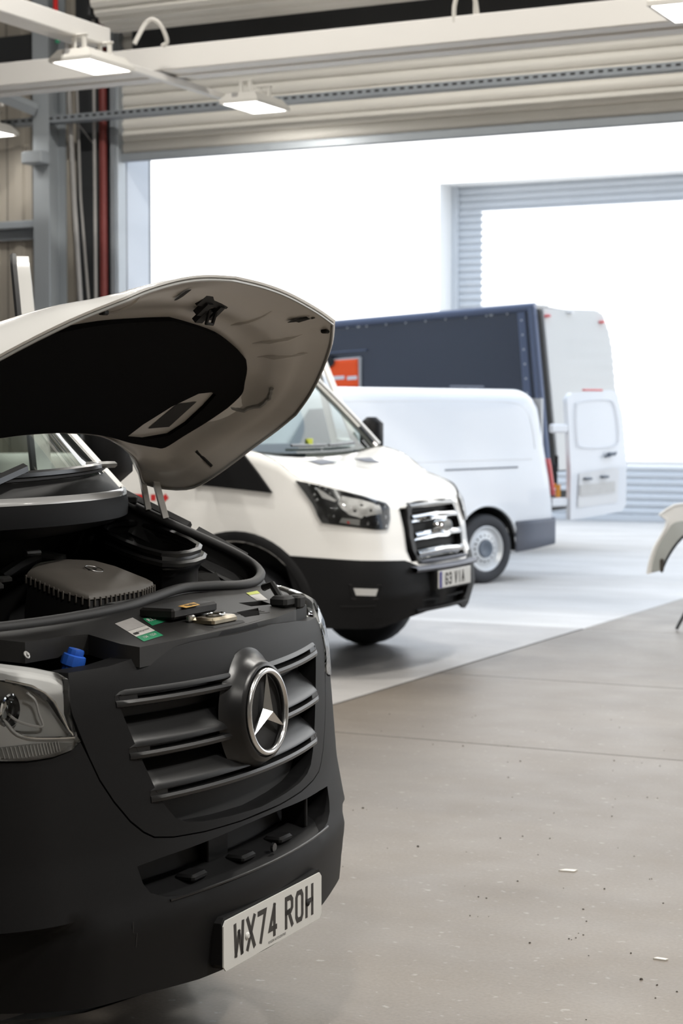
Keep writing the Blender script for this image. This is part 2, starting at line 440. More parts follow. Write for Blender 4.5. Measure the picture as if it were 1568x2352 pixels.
# ---------------------------------------------------------------- roller shutters
def slat_mesh(name, x0, x1, pitch, m, depth=.022, sgn=-1):
    n = 7; pr = [(sgn * depth * math.sin(math.pi * k / n) ** .7, pitch * (k / n) * .97) for k in range(n + 1)]
    mb = MB().loft([[(x, y, z) for y, z in pr] for x in (x0, x1)])
    mb.add([(x0, 0, 0), (x1, 0, 0), (x1, -sgn * .012, 0), (x0, -sgn * .012, 0), (x0, -sgn * .012, pitch), (x1, -sgn * .012, pitch)], [(0, 1, 2, 3), (3, 2, 5, 4)])
    return mb.build(name, m, smooth=60)
BZ = q(0, 0, 3.965)[2]
door1 = struct(MB().box(((JX0 + JX1) / 2, 13.13, BZ), (JX1 - JX0 + .03, .055, .068), .008).build('door_1', 'galvanised', smooth=0))
s0 = slat_mesh('shutter_slat', JX0 - .02, JX1 + .02, .095, 'cream slat'); s0.parent = door1; s0.location = (0, 13.14, BZ + .036)
for k in range(1, 14): inst(s0, (0, 13.14, BZ + .036 + .095 * k), parent=door1)
for x in (JX0 - .03, JX1 + .03):
    MB().box((x, 13.11, 2.5), (.077, .127, 5.0), .006).box((x, 13.04, 2.5), (.045, .02, 5.0)).build('guide_rail', 'galvanised', door1, smooth=0)
bar = MB(); n = 26; rows = []
for x in (JX0 + .20, JX1 + .18):
    row = []
    for k in range(n):
        a0 = 2 * math.pi * k / n
        for t_, rr in ((0, .348), (.35, .37), (.8, .37)):
            a = a0 + t_ * 2 * math.pi / n; row.append((x, 12.68 + rr * math.cos(a), 5.03 + rr * math.sin(a)))
    rows.append(row)
bar.loft(rows, closeu=True, capa=True, capb=True)
bar.build('shutter_roll', 'cream slat', door1, smooth=20)
MB().box(((JX0 + JX1) / 2 + .1, 13.02, 4.68), (JX1 - JX0 - .2, .10, .26), .006).build('gap_shade_strip', 'dark steel', door1, smooth=0)  # dark strip put in for the shaded gap below the roll
for x in (JX0 + .15, JX1 + .23): MB().box((x, 12.78, 5.06), (.03, .72, .62), .01).build('end_plate', 'dark steel', door1, smooth=0)

# ---------------------------------------------------------------- opposite building with its own roller shutter
FY = 27.7; RX0, RX1, RZ = -11.95, -3.2, 5.36; REC = .62
wf = MB()
for x0, x1, z0, z1 in ((-60, RX0, 0, 9.8), (RX0, RX1, RZ, 9.8), (RX1, 30, 0, 9.8)):
    wf.box(((x0 + x1) / 2, FY + .4, (z0 + z1) / 2), (x1 - x0, .8, z1 - z0))
struct(wf.build('wall_opposite', 'facade white', smooth=0))
struct(MB().box((-32.2, 20.6, 4.5), (.4, 14.2, 9)).build('wall_added_dark', 'added dark grey', smooth=0))  # unseen wall added so the truck side reflects something dark
struct(MB().box((-7.6, FY + .95, 3), (10, .1, 6)).build('wall_opposite_backing', 'dark steel', smooth=0))
door2 = struct(MB().box(((RX0 + RX1) / 2, FY + REC, .05), (RX1 - RX0, .09, .1), .01).build('door_2', 'grey slat', smooth=0))
f0 = slat_mesh('shutter_slat', RX0, RX1, .114, 'grey slat', .03); f0.parent = door2; f0.location = (0, FY + REC, .1)
for k in range(1, 47): inst(f0, (0, FY + REC, .1 + .114 * k), parent=door2)
for x in (RX0 + .04, RX1 - .04): MB().box((x, FY + REC - .06, 2.68), (.1, .1, 5.36)).build('guide_rail', 'grey slat', door2, smooth=0)

# ---------------------------------------------------------------- lighting runs under the roof
tr = struct(MB().box((-4, 11.58, 4.125), (16, .40, .17), .008).build('cable_trunking', 'white trunking', smooth=0))
MB().box((-4, 11.58, 4.032), (16, .05, .012)).build('cover_strip', 'white trunking', tr, smooth=0)
for x in (-9.3, -4.75, -3.05, -1.3):
    MB().tube([(x, 11.58, 4.2), (x, 11.58, 7.5)], .006, 6).build('hanger_wire', 'cable white', tr)
    MB().tube(spl([(x - .05, 11.40, 4.07), (x - .06, 11.39, 4.27), (x + .0, 11.40, 4.42), (x + .05, 11.45, 4.36), (x + .06, 11.5, 4.2)], 5), .016, 6).build('cable_loop', 'cable white', tr)
run = struct(MB().box((-7.18, 8.6, 4.17), (.20, 4.4, .12), .006).box((-7.05, 11.75, 3.995), (.06, 2.0, .045), .004).build('lighting_trunking', 'white trunking', smooth=0))
MB().tube([(-7.18, 8.0, 4.2), (-7.18, 8.0, 7.5)], .006, 6).build('hanger_wire', 'cable white', run)
MB().tube(spl([(-7.05, 11.05, 4.17), (-7.0, 11.1, 4.30), (-6.95, 11.12, 4.34), (-6.90, 11.15, 4.30), (-6.88, 11.2, 4.2), (-6.92, 11.2, 4.17)], 5), .016, 6).build('cable_loop', 'cable white', run)
run2 = struct(MB().box((-9.55, 9.9, 4.14), (.08, 5.4, .06), .004).build('lighting_trunking', 'white trunking', smooth=0))
MB().tube(spl([(-9.55, 12.3, 4.17), (-9.5, 12.4, 4.36), (-9.4, 12.45, 4.42), (-9.3, 12.5, 4.33), (-9.28, 12.55, 4.13)], 5), .02, 6).build('cable_loop', 'cable white', run2)
pt = MB().box((-5.5, 12.80, 4.04), (9, .008, .055)).box((-5.5, 12.855, 4.015), (9, .11, .006)).box((-5.5, 12.91, 4.04), (9, .008, .055))
ptray = struct(pt.build('cable_tray', 'galvanised', smooth=0))
sl = MB()
for k in range(128): sl.box((-9.6 + k * .07, 12.7945, 4.045), (.035, .004, .016))
so = sl.build('perforations', 'dark steel', ptray, smooth=0); so['kind'] = 'stuff'
for x in (-8.75,): MB().tube([(x, 12.855, 4.0), (x, 13.1, 3.85)], .005, 6).build('hanger_rod', 'pipe grey', ptray)

def led_light(x, y, label, lit=24):
    t = thing('suspended_light', label, 'light', (x, y, 3.93), 0, 'suspended work lights')
    hb = MB(); A = [(sx * .165, sy * .265) for sx, sy in ((-1, -1), (1, -1), (1, 1), (-1, 1))]
    hb.loft([[(px, py, .0) for px, py in A], [(px, py, .025) for px, py in A], [(px * .72, py * .85, .085) for px, py in A]], closeu=True, capb=True)
    hb.loft([[(px, py, .0) for px, py in A], [(px * .88, py * .93, .0) for px, py in A], [(px * .88, py * .93, .008) for px, py in A]], closeu=True)
    hb.build('housing', 'lamp housing', t, smooth=0)
    MB().add([(px * .88, py * .93, .004) for px, py in A], [(0, 1, 2, 3)]).build('diffuser', 'diffuser', t, smooth=0)
    for sy in (-1, 1):
        MB().box((-.04, sy * .15, .13), (.03, .02, .12), .003).box((.04, sy * .15, .13), (.03, .02, .12), .003).box((0, sy * .15, .185), (.13, .03, .014), .003).build('bracket', 'lamp housing', t, smooth=0)
    MB().box((-.04, -.235, .062), (.05, .03, .04), .003).build('driver_box', 'pipe grey', t, smooth=0)
    ld = bpy.data.lights.new('led', 'AREA'); ld.shape = 'RECTANGLE'; ld.size = .28; ld.size_y = .48; ld.energy = lit; ld.color = (1, .96, .89)
    lo = bpy.data.objects.new('led', ld); COL.objects.link(lo); lo.parent = t; lo.location = (0, 0, -.012)
    return t
led_light(-7.07, 10.56, 'large lit LED panel light at upper left, nearer of the two on the trunking')
l2 = led_light(-6.84, 12.38, 'lit LED panel light in front of the cream roller shutter'); l2.location.z = 3.915; l2.scale = (.97, .97, .97)
led_light(-9.47, 12.55, 'lit LED panel light cut by the left edge of the view', 2)
led_light(-3.05, 10.68, 'lit LED panel light cut by the top right corner')
for x, y, w_, e in ((-7.07, 8.4, 'over the raised bonnet', 40), (-3.05, 8.4, 'over the open floor before the white cab', 34), (.9, 8.4, 'over the right side of the floor', 16), (.3, 6.4, 'right of the black grille, added for its light', 30), (.3, 4.0, 'in front of the black grille, added for its light', 30), (.3, 1.5, 'over the floor beside the camera, added for its light', 40)):  # row before the grille is unseen, placed to light plate and headlight
    led_light(x, y, 'lit LED panel light out of view ' + w_, e)
def fill_light(x, y, label, watts):  # unseen lamps with housings, added to brighten the shutter, plate and cab
    t = thing('added_fill_light', label, 'light', (x, y, 6.9), 0, 'added fill lights under the roof')
    MB().lathe([(.06, .30), (.10, .20), (.26, .02), (.27, 0), (.25, 0), (.24, .02), (.09, .19)], 28).build('reflector', 'lamp housing', t)
    MB().lathe([(0, .03), (.235, .03)], 24).build('lens', 'diffuser', t); MB().tube([(0, 0, .3), (0, 0, .6)], .015, 8).build('stem', 'pipe grey', t)
    ld = bpy.data.lights.new('bay', 'AREA'); ld.shape = 'DISK'; ld.size = .46; ld.energy = watts; ld.color = (1, .965, .90)
    lo = bpy.data.objects.new('bay', ld); COL.objects.link(lo); lo.parent = t; lo.location = (0, 0, -.01)
for x, y, w_, e in ((-11, 8.8, 'at the far left of the hall', 15), (-6.2, 9.0, 'over the white cab', 170), (-2, 9.0, 'in front of the right end of the shutter', 175), (3.2, 5.6, 'far in front of the black grille', 440), (-1.5, 2.1, 'near the camera', 190)):
    fill_light(x, y, 'round fill light, unseen and added for brightness, ' + w_, e)

# ---------------------------------------------------------------- pipes and wall fittings beside the shutter
tag(MB().tube([q(-9.53, 14.40, 5.6), q(-9.53, 14.40, 0)[:2] + (0,)], .033, 12).build('red_pipe', 'red paint'), 'dark red vertical pipe beside the roller shutter jamb', 'pipe')
def pipe(P, r, lab): tag(MB().tube([q(*p) if p[2] > 0 else q(*p)[:2] + (0,) for p in P], r, 8).build('conduit', 'pipe grey'), lab, 'pipe')
pipe([(-9.86, 14.30, 5.2), (-9.78, 14.30, 3.6), (-9.70, 14.30, 2.4), (-9.70, 14.30, 0)], .020, 'thick leaning grey conduit between the column and the red pipe')
pipe([(-9.80, 14.36, 5.2), (-9.75, 14.36, 3.6), (-9.645, 14.36, 2.4), (-9.645, 14.36, 0)], .011, 'thin leaning grey conduit right beside the thick one')
pipe([(-9.60, 14.36, 5.2), (-9.58, 14.36, 0)], .014, 'straight grey conduit just left of the red pipe')
rv = thing('wall_valve', 'small red valve handle on the cladding at the left edge', 'valve', q(-10.83, 14.45, 2.93))
MB().box((0, -.02, 0), (.05, .06, .1), .008).build('body', 'steel grey', rv, smooth=0)
MB().lathe([(0, -.015), (.05, -.015), (.055, 0), (.05, .015), (0, .015)], 16, Matrix.Translation((0.02, -.08, 0)) @ Matrix.Rotation(R(90), 4, 'X')).build('handle', 'red bright', rv)
MB().tube([(0, 0.02, -.05), (0, 0.02, -q(0, 0, 2.93)[2])], .014, 8).build('pipe', 'steel grey', rv)
ct = thing('pendant_cable', 'red and green cable hanging at the top left by the dark roof steel', 'cable', q(-9.55, 13.7, 5.0))
MB().tube([(0, 0, .6), (0, 0, .12)], .02, 8).build('red_sheath', 'red bright', ct); MB().tube([(.012, 0, .12), (.015, 0, -.12)], .018, 8).build('green_sheath', 'green plastic', ct)
MB().tube([(0, 0, .6), (0, 0, 2.8)], .008, 6).build('wire', 'dark steel', ct)

# ================================================================== VAN WITH RAISED BONNET (foreground)
van = thing('cargo_van', 'white van with raised bonnet and black plastic grille, nearest in the foreground', 'van', (-2.10, 3.87, 0), R(1.9))
UZ = [.15, .27, .33, .40, .47, .513, .527, .56, .66, .80, .97, 1.03, 1.08, 1.12]
UU = [-.09, -.022, -.002, .004, .012, .016, .002, -.006, -.026, -.038, -.053, -.066, -.090, -.14]
def S(v, z, off=0.0):
    a = abs(v)
    c, a0, d = (4.5, .60, -.004) if z < .52 else (3.0, .70, 0.0)
    return (float(np.interp(z, UZ, UU)) + d - .25 * v * v - c * max(a - a0, 0) ** 2 + off, v, z)
def half(P):  # mirror a half outline (v >= 0, listed from v = 0 up and round back to v = 0)
    return P + [(-v, z) for v, z in reversed(P) if v > 1e-6]

SUR = [(.611, 1.05), (.627, 1.011), (.625, .966), (.608, .919), (.589, .87), (.566, .82), (.532, .769), (.49, .72), (.453, .69), (.421, .673), (.359, .662), (.251, .654), (.1, .650), (0, .650)]
INT = [(0, .530), (.07, .529), (.226, .528), (.352, .532), (.42, .542), (.462, .559), (.479, .583), (.487, .621), (.401, .626), (.295, .629), (.1, .637), (0, .638)]
bump_half = [(0, .325), (.3, .33), (.5, .345), (.8, .355), (.97, .38), (1.0, .55), (.99, .90), (.90, .925), (.84, .90), (.784, .884), (.741, .880), (.683, .881), (.638, .889), (.610, .905)] + [(v + .003, z - .003) for v, z in SUR[4:-1]] + [(0, .647)]
mb = MB().patch(half(bump_half), [half(INT)], .026, lambda v, z: S(v, z), rim=lambda p: Vector((-.10, 0, 0)))
bumper = mb.build('front_bumper', 'black plastic', van, smooth=40)
MB().patch([(-.55, .50), (.55, .50), (.55, .66), (-.55, .66)], [], .05, lambda v, z: S(v, z, -.105)).build('intake_back', 'deep black', bumper)
sh = MB().loft([[S(v, .531, -.006) for v in np.linspace(-.44, .44, 25)], [(S(v, .531)[0] - .10, v, .560) for v in np.linspace(-.44, .44, 25)]])
for v in (-.26, -.05, .16): sh.box((S(v, .53)[0] - .055, v, .552), (.05, .07, .018), .006)
sh.build('intake_shelf', 'black plastic', bumper)
MB().box((S(.33, .58)[0] - .06, .33, .59), (.07, .012, .09), .003).build('intake_divider', 'black plastic', bumper)
MB().box((S(-.1, .58)[0] - .085, -.1, .585), (.02, .10, .11), .003).build('intake_bracket', 'black plastic', bumper)
MB().tube([S(v, .5325, .001) for v in np.linspace(-.41, .41, 40)], .0035, 6).build('lip_edge', 'grille plastic', bumper)
MB().lathe([(0, .006), (.011, .006), (.012, 0)], 14, Matrix.Translation(S(.06, .553, -.02)) @ Matrix.Rotation(R(90), 4, 'Y')).build('parking_sensor', 'gloss black', bumper)
for v in (-.535, .535):
    MB().loft([[S(v + .012 * (z < .49), z, .0008) for z in (.455, .487, .49, .514)], [S(v + .0025 + .012 * (z < .49), z, .0008) for z in (.455, .487, .49, .514)]]).build('seam', 'deep black', bumper, smooth=0)
MB().loft([[(S(v, .33)[0] - .02 - .25 * k, v, .335 - .06 * k) for v in np.linspace(-.95, .95, 30)] for k in (0, .4, 1)]).build('undertray', 'deep black', van)

mat('scuttle black', (.006, .006, .0065), .6, spec=.08)
mat('star chrome', (.72, .72, .72), .24, metal=1)
# grille: surround, slats, badge boss and chrome star
top = [(0, 1.073), (.2, 1.075), (.4, 1.063), (.5, 1.052)]
OPN = [(0, .992), (.25, .993), (.488, .994), (.494, .965), (.479, .927), (.451, .862), (.406, .772), (.38, .733), (.35, .702), (.314, .686), (.252, .675), (.148, .668), (0, .662)]
ft = lambda v, z: S(v, z, .0 if z < 1.045 else -.0)
gr = MB().patch(half(top + SUR[:-1] + [(0, .651)]), [half(OPN)], .026, ft, rim=lambda p: Vector((-.055, 0, 0)))
grille = gr.build('grille', 'black plastic', van, smooth=40)
MB().patch(half([(0, 1.0), (.52, 1.0), (.52, .93), (.45, .74), (.36, .66), (0, .65)]), [], .05, lambda v, z: S(v, z, -.052)).build('grille_backing', 'deep black', grille)
def slat(zl, w, first=False):
    rows = []
    for v in np.linspace(-w, w, 61):
        a = abs(v); z0 = zl + .03 * v * v
        sl = 1.0 if .115 < a < .86 * w or (zl < .8 and a < .86 * w) else 0.0
        e = min(1.0, (w - a) / .03 + .25)
        pr = [(.042, -.002), (.036, 0)] if first else [(.085, -.048), (.068, -.032), (.052, -.014), (.040, -.003)]
        pr += [(.030, .003), (.0255, .003), (.025, -.03 * sl), (.0145, -.03 * sl), (.014, .005), (.008, .0085), (.001, .0065), (-.003, -.004), (-.0035, -.045)]
        rows.append([S(v, z0 + dz * (1 if dz < .03 else (.55 + .45 * e)), du * (e if du > -.02 else 1)) for dz, du in pr])
    return MB().loft(rows).build('grille_slat', 'grille plastic', grille, smooth=32)
slat(.957, .505, True); slat(.842, .478); slat(.742, .425)
SC = Vector((-.016, .004, .891)); TM = Matrix.Translation(SC) @ Matrix.Rotation(R(90 - 3), 4, 'Y')   # local z of lathe = forward
MB().lathe([(.152, -.044), (.140, -.036), (.129, -.022), (.120, -.006), (.1145, .003), (.108, .004), (.105, .0), (.104, -.02)], 56, TM).build('badge_boss', 'grille plastic', grille, smooth=60)
star = MB().lathe([(.0965 + .0075 * math.cos(a), .006 + .0075 * math.sin(a)) for a in np.linspace(0, 2 * math.pi, 13)[:-1]], 64, TM, close=True)
for k in range(3):
    a = R(180 + 120 * k)   # lathe x axis points down after rotation, so 180 is up
    d = Vector((math.cos(a), math.sin(a), 0)); l = Vector((math.cos(a + R(60)), math.sin(a + R(60)), 0)); r_ = Vector((math.cos(a - R(60)), math.sin(a - R(60)), 0))
    P = [Vector((0, 0, .021)), d * .094 + Vector((0, 0, .009)), l * .0185 + Vector((0, 0, .003)), r_ * .0185 + Vector((0, 0, .003)), d * .094 + Vector((0, 0, .003))]
    star.add([TM @ p for p in P], [(0, 2, 1), (0, 1, 3), (2, 4, 1), (1, 4, 3)])
so = star.build('star_emblem', 'star chrome', grille, smooth=30); so['label'] = 'chrome three-pointed star in a ring'
MB().lathe([(0, -.010), (.104, -.010)], 40, TM).build('badge_disc', 'deep black', grille)

# number plate
def pl(y, z, d=.0): return (.008 + d, y, z)
PC = .396; hw, hh, rr = .26, .0575, .011
rect = [(sx * hw + cx, PC + sz * hh + cz) for sx, sz, cx, cz in ((-1, -1, rr, 0), (1, -1, -rr, 0), (1, -1, 0, rr), (1, 1, 0, -rr), (1, 1, -rr, 0), (-1, 1, rr, 0), (-1, 1, 0, -rr), (-1, -1, 0, rr))]
plate = MB().prism(rect, lambda p: pl(*p), lambda p: pl(*p, .0035)).build('number_plate', 'plate white', van, smooth=0)
MB().prism([(p[0] * 1.012, PC + (p[1] - PC) * 1.02 + .006) for p in rect], lambda p: pl(*p, -.06), lambda p: pl(*p, -.001)).build('plate_holder', 'black plastic', van, smooth=0)
x = -.212; ch_w, ch_h, sw = .0455, .079, .0125
for c in 'WX74 ROH':
    if c == ' ': x += .030; continue
    strokes(MB(), c, x, PC - .0385, ch_w + (.006 if c == 'W' else 0), ch_h, sw, lambda a, b: pl(a, b, .0042)).build('plate_character', 'plate ink', plate, smooth=0); x += ch_w + .0115 + (.006 if c == 'W' else 0)
text_mb('RYGOR AUTOCENTRES', .0088, lambda a, b: pl(a + .01, b + PC - .0475, .0042)).build('dealer_line', 'plate ink', plate, smooth=0)
for y, m in ((-.146, 'plate white'), (.178, 'deep black')):
    MB().lathe([(0, .0045), (.005, .0045), (.0085, .002), (.009, 0)], 14, Matrix.Translation(pl(y, PC - .002, .0042)) @ Matrix.Rotation(R(90), 4, 'Y')).build('plate_screw', m, plate)

# headlights (near one detailed, far one the mirror of it)
HL = [(-.752, 1.082), (-.694, 1.069), (-.640, 1.053), (-.621, 1.038), (-.626, 1.011), (-.634, .967), (-.62, .918), (-.613, .908), (-.638, .893), (-.683, .885), (-.741, .884), (-.784, .888), (-.86, .91), (-.93, .96), (-.965, 1.04), (-.96, 1.11), (-.87, 1.105)]
ARC = [(-.80, 1.056), (-.751, 1.048), (-.728, 1.041), (-.702, 1.032), (-.676, 1.016), (-.656, .994), (-.644, .963), (-.63, .934), (-.615, .9155), (-.664, .92), (-.716, .927), (-.742, .936), (-.756, .949), (-.769, .97), (-.80, .99), (-.85, 1.01), (-.87, 1.04)]
def headlight(sg):
    f = lambda off: (lambda v, z: (lambda q: (q[0], sg * q[1], q[2]))(S(v, z, off)))
    lens = MB().patch(HL, [], .02, f(.004), rim=lambda p: Vector((-.03, 0, 0))).build('headlight', 'lens glass', van, smooth=60)
    MB().patch(HL, [ARC], .02, f(-.012), rim=None).build('lamp_bezel', 'lamp silver', lens, smooth=60)
    MB().patch([(v * 1.0, z) for v, z in ARC], [], .016, lambda v, z: f(-.018 - .05 * math.exp(-((v + .735) ** 2 + (z - .985) ** 2) / .006))(v, z), rim=lambda p: Vector((.01, 0, 0))).build('reflector', 'lamp reflector', lens, smooth=60)
    low = [(-.80, .915), (-.72, .9165), (-.66, .911), (-.623, .905), (-.645, .897), (-.69, .889), (-.741, .888), (-.80, .896)]
    MB().patch(low, [], .012, f(-.006)).build('lower_reflector', 'lamp grey', lens)
    rb = MB()
    for k in range(20):
        v = -.80 + .0072 * k
        rb.tube([f(-.004)(v, .9145 - .02 * max(0, v + .70)), f(-.004)(v + .004, .891 + .02 * max(0, v + .70))], .0016, 5)
    rb.build('ribs', 'lamp silver', lens)
    MB().tube([f(-.008)(*p) for p in ARC[1:9]], .0026, 6).build('chrome_trim', 'chrome', lens)
    MB().tube([f(-.008)(*p) for p in spl(ARC[8:16], 3)], .0034, 6).build('chrome_trim', 'chrome', lens)
    inn = spl([(-.704, 1.018), (-.688, .999), (-.685, .972), (-.679, .946), (-.709, .952), (-.735, .964), (-.75, .979)], 4)
    MB().tube([f(-.022)(*p) for p in inn], .003, 6).build('inner_trim', 'lamp silver', lens)
    for v, z, r_ in ((-.745, .985, .036), (-.80, 1.015, .03)):
        M = Matrix.Translation(f(-.05)(v, z)) @ Matrix.Rotation(R(90), 4, 'Y')
        MB().lathe([(r_, .028), (r_ * .9, .030), (r_ * .8, .0), (0, -.012)], 28, M).build('projector', 'chrome', lens, smooth=60)
        MB().lathe([(r_ * .82, .012), (r_ * .6, .024), (r_ * .3, .031), (0, .033)], 24, M).build('projector_lens', 'lens glass', lens, smooth=80)
    return lens
headlight(1).name = 'headlight'; headlight(-1)

# slam panel over the grille
def SL(u, v, h=0.0): return (u, v, 1.085 + .15 * (-.1 - u) + h)
slp = [(-.108, -.42), (-.103, -.2), (-.102, 0), (-.110, .25), (-.135, .42), (-.20, .55), (-.27, .64), (-.35, .68), (-.40, .55), (-.415, .3), (-.38, .1), (-.36, -.15), (-.36, -.40), (-.375, -.6), (-.33, -.66), (-.27, -.62), (-.262, -.47), (-.245, -.41), (-.15, -.43)]
slot_r = [(-.20, .21), (-.155, .17), (-.150, .24), (-.20, .33)]
hole_r = [(-.262, .34), (-.22, .33), (-.205, .42), (-.245, .44)]
slam = MB().patch(slp, [slot_r, hole_r], .03, lambda u, v: SL(u, v), rim=lambda p: Vector((0, 0, -.045))).build('slam_panel', 'slam plastic', van, smooth=30)
fl = MB().loft([[(S(v, 1.075)[0] - dx, v, zz) for v in np.linspace(-.425, .60, 41)] for dx, zz in ((.022, 1.088), (.014, 1.084), (.012, 1.035))])
fl.build('support_face', 'black plastic', slam)
for u in (-.196, -.186, -.172):
    MB().loft([[SL(u, .18, .001), SL(u + .02, .30, .001)], [SL(u, .18, -.03), SL(u + .02, .30, -.03)]]).build('fin', 'slam plastic', slam, smooth=0)
MB().box((0, 0, 0), (.095, .22, .026), .006).build('cover_box', 'slam plastic', slam, smooth=0).location = (-.252, .01, 1.123)
def decal(name, cs, m, parent, h=.0008, zf=SL):
    return MB().add([zf(u, v, h) for u, v in cs], [(0, 1, 2, 3)]).build(name, m, parent, smooth=0)
wl = [(-.279, -.242), (-.297, -.132), (-.146, -.250), (-.134, -.358)]
lerp2 = lambda a, b, t: (a[0] + (b[0] - a[0]) * t, a[1] + (b[1] - a[1]) * t)
def band(cs, t0, t1): return [lerp2(cs[0], cs[3], t0), lerp2(cs[1], cs[2], t0), lerp2(cs[1], cs[2], t1), lerp2(cs[0], cs[3], t1)]
def onquad(cs): # a,b in -.5...5 -> u,v : a along the text direction, b up
    def f(a, b):
        p = lerp2(lerp2(cs[3], cs[2], a + .5), lerp2(cs[0], cs[1], a + .5), b + .5); return SL(p[0], p[1], .0016)
    return f
lo = decal('service_label', band(wl, 0, .44), 'label silver', slam); lo['label'] = 'silver printed label'
q = band(wl, .45, .74); lo = decal('service_label', q, 'label white', slam); lo['label'] = 'white label with dark dots'
text_mb('kompressor', .30, lambda a, b: onquad(q)(a * .42 + .12, b * 1.3)).build('print', 'plate ink', lo, smooth=0)
mbd = MB()
for k in range(3): mbd.prism([(.05 * math.cos(t) - .40 + .075 * k, .18 * math.sin(t) - .12) for t in np.linspace(0, 6.28, 9)[:-1]], lambda p: onquad(q)(*p), lambda p: onquad(q)(*p))
mbd.build('dots', 'plate ink', lo, smooth=0)
q2 = band(wl, .745, 1.0); lo2 = decal('service_label', q2, 'label green', slam); lo2['label'] = 'green printed label'
text_mb('134   1234', .5, lambda a, b: onquad(q2)(a * .3, b)).build('print', 'label white', lo2, smooth=0)
gl = [(-.276, -.121), (-.283, -.037), (-.231, -.085), (-.219, -.174)]
lg = decal('refrigerant_label', gl, 'label green', slam); lg['label'] = 'green label reading R134a'
text_mb('R134a', .52, lambda a, b: onquad(gl)(a * .62, b + .14), .012).build('print', 'label white', lg, smooth=0)
text_mb('________', .16, lambda a, b: onquad(gl)(a * .7, b - .26)).build('print', 'label silver', lg, smooth=0)
yl = [(-.227, -.040), (-.240, .063), (-.194, .011), (-.188, -.068)]
YZ = lambda u, v, h=0: (u, v, 1.1368 + h)
ly = decal('warning_label', yl, 'label yellow', slam, 0, YZ); ly['label'] = 'yellow warning label with two dark symbols'
for t in (.42, .72):
    c = lerp2(lerp2(yl[0], yl[3], .5), lerp2(yl[1], yl[2], .5), t)
    MB().prism([(c[0] + .012 * math.cos(a) * .9, c[1] + .009 * math.sin(a)) for a in np.linspace(0, 6.28, 9)[:-1]], lambda p: YZ(*p, .0004), lambda p: YZ(*p, .0008)).build('symbol', 'plate ink', ly, smooth=0)
l3 = decal('side_label', [(-.322, .499), (-.323, .566), (-.242, .470), (-.251, .425)], 'label white', slam)
decal('side_label_stripe', band([(-.322, .499), (-.323, .566), (-.242, .470), (-.251, .425)], 0, .3), 'label lime', slam, .0016)
# bonnet catch
cth = thing  # (kept as parts of the van)
ca = MB().box((-.165, .03, 1.1), (.062, .125, .02), .006); cto = ca.build('bonnet_catch', 'brass', slam)
ca2 = MB().box((-.165, .03, 1.088), (.085, .16, .01), .004); ca2.build('catch_base', 'deep black', slam)
MB().tube([(-.165 + .016 * math.cos(t), .035 + .035 * math.sin(t), 1.113) for t in np.linspace(0, 6.28, 20)[:-1]], .003, 6, closed=True).build('catch_loop', 'chrome', slam)
MB().box((-.195, -.035, 1.108), (.012, .03, .016), .003).build('catch_lever', 'satin metal', slam)
# bracket at the far headlight
MB().box((-.175, .42, 1.11), (.05, .06, .03), .008).tube([(-.175, .42, 1.11), (-.22, .45, 1.15), (-.25, .46, 1.14)], .010, 8).box((-.16, .47, 1.105), (.04, .04, .035), .006).build('adjuster', 'deep black', slam)
# washer filler and the cluttered near corner
wn = MB().lathe([(.0, .034), (.017, .034), (.0185, .030), (.0185, .022), (.025, .020), (.0265, .012), (.0265, -.002), (.022, -.004), (.021, -.03)], 12, Matrix.Translation((-.238, -.487, 1.050)) @ Matrix.Rotation(R(14), 4, 'Y') @ Matrix.Rotation(R(-8), 4, 'X'))
cap = wn.build('washer_cap', 'cap blue', van, smooth=20); cap['label'] = 'blue washer fluid cap'
text_mb('wash', .011, lambda a, b: tuple(Matrix.Translation((-.238, -.487, 1.050)) @ Matrix.Rotation(R(14), 4, 'Y') @ Matrix.Rotation(R(-8), 4, 'X') @ Vector((-b, a, .0345)))).build('print', 'label silver', cap, smooth=0)
MB().box((-.30, -.50, .97), (.16, .34, .06), .01).tube([(-.287, -.412, 1.02), (-.287, -.412, .98)], .022, 12).build('washer_tank', 'deep black', van)
bl = MB().box((-.27, -.66, 1.04), (.08, .10, .03), .01); bl.build('bracket', 'deep black', van)
MB().lathe([(0, .006), (.004, .006), (.005, .003), (.009, .002), (.009, 0)], 12, Matrix.Translation((-.26, -.63, 1.085)) @ Matrix.Rotation(R(60), 4, 'Y')).build('bolt', 'lamp grey', van)

# rubber weather seal round the engine bay
SE = [(-.86, -.70, 1.365), (-.81, -.72, 1.335), (-.70, -.75, 1.29), (-.60, -.79, 1.24), (-.50, -.80, 1.19), (-.43, -.74, 1.155), (-.39, -.62, 1.133), (-.368, -.45, 1.128), (-.358, -.25, 1.128), (-.365, -.05, 1.130), (-.385, .10, 1.136), (-.41, .30, 1.144), (-.395, .44, 1.140), (-.372, .55, 1.134), (-.375, .65, 1.135), (-.405, .75, 1.149), (-.46, .805, 1.172), (-.53, .80, 1.208), (-.64, .755, 1.262), (-.70, .735, 1.29), (-.81, .72, 1.338), (-.86, .70, 1.367)]
SEs = spl(SE, 5)
sm = MB().tube(SEs, .0135, 8)
seal = sm.build('bonnet_seal', 'rubber', van, smooth=60)
MB().loft([[(p[0] + dx, p[1] * k, p[2] + dz) for p in SEs] for dx, k, dz in ((.004, 1.0, -.005), (.012, 1.012, -.03), (.016, 1.018, -.055), (.01, 1.01, -.09))]).build('seal_flange', 'rubber', seal)
rl = MB()
for p, q_ in ((( -.90, .765, 1.375), (-.66, .79, 1.268)), ((-.64, .80, 1.255), (-.50, .835, 1.18))):
    rl.tube([p, q_], .022, 6)
rl.build('wing_rail', 'deep black', van)

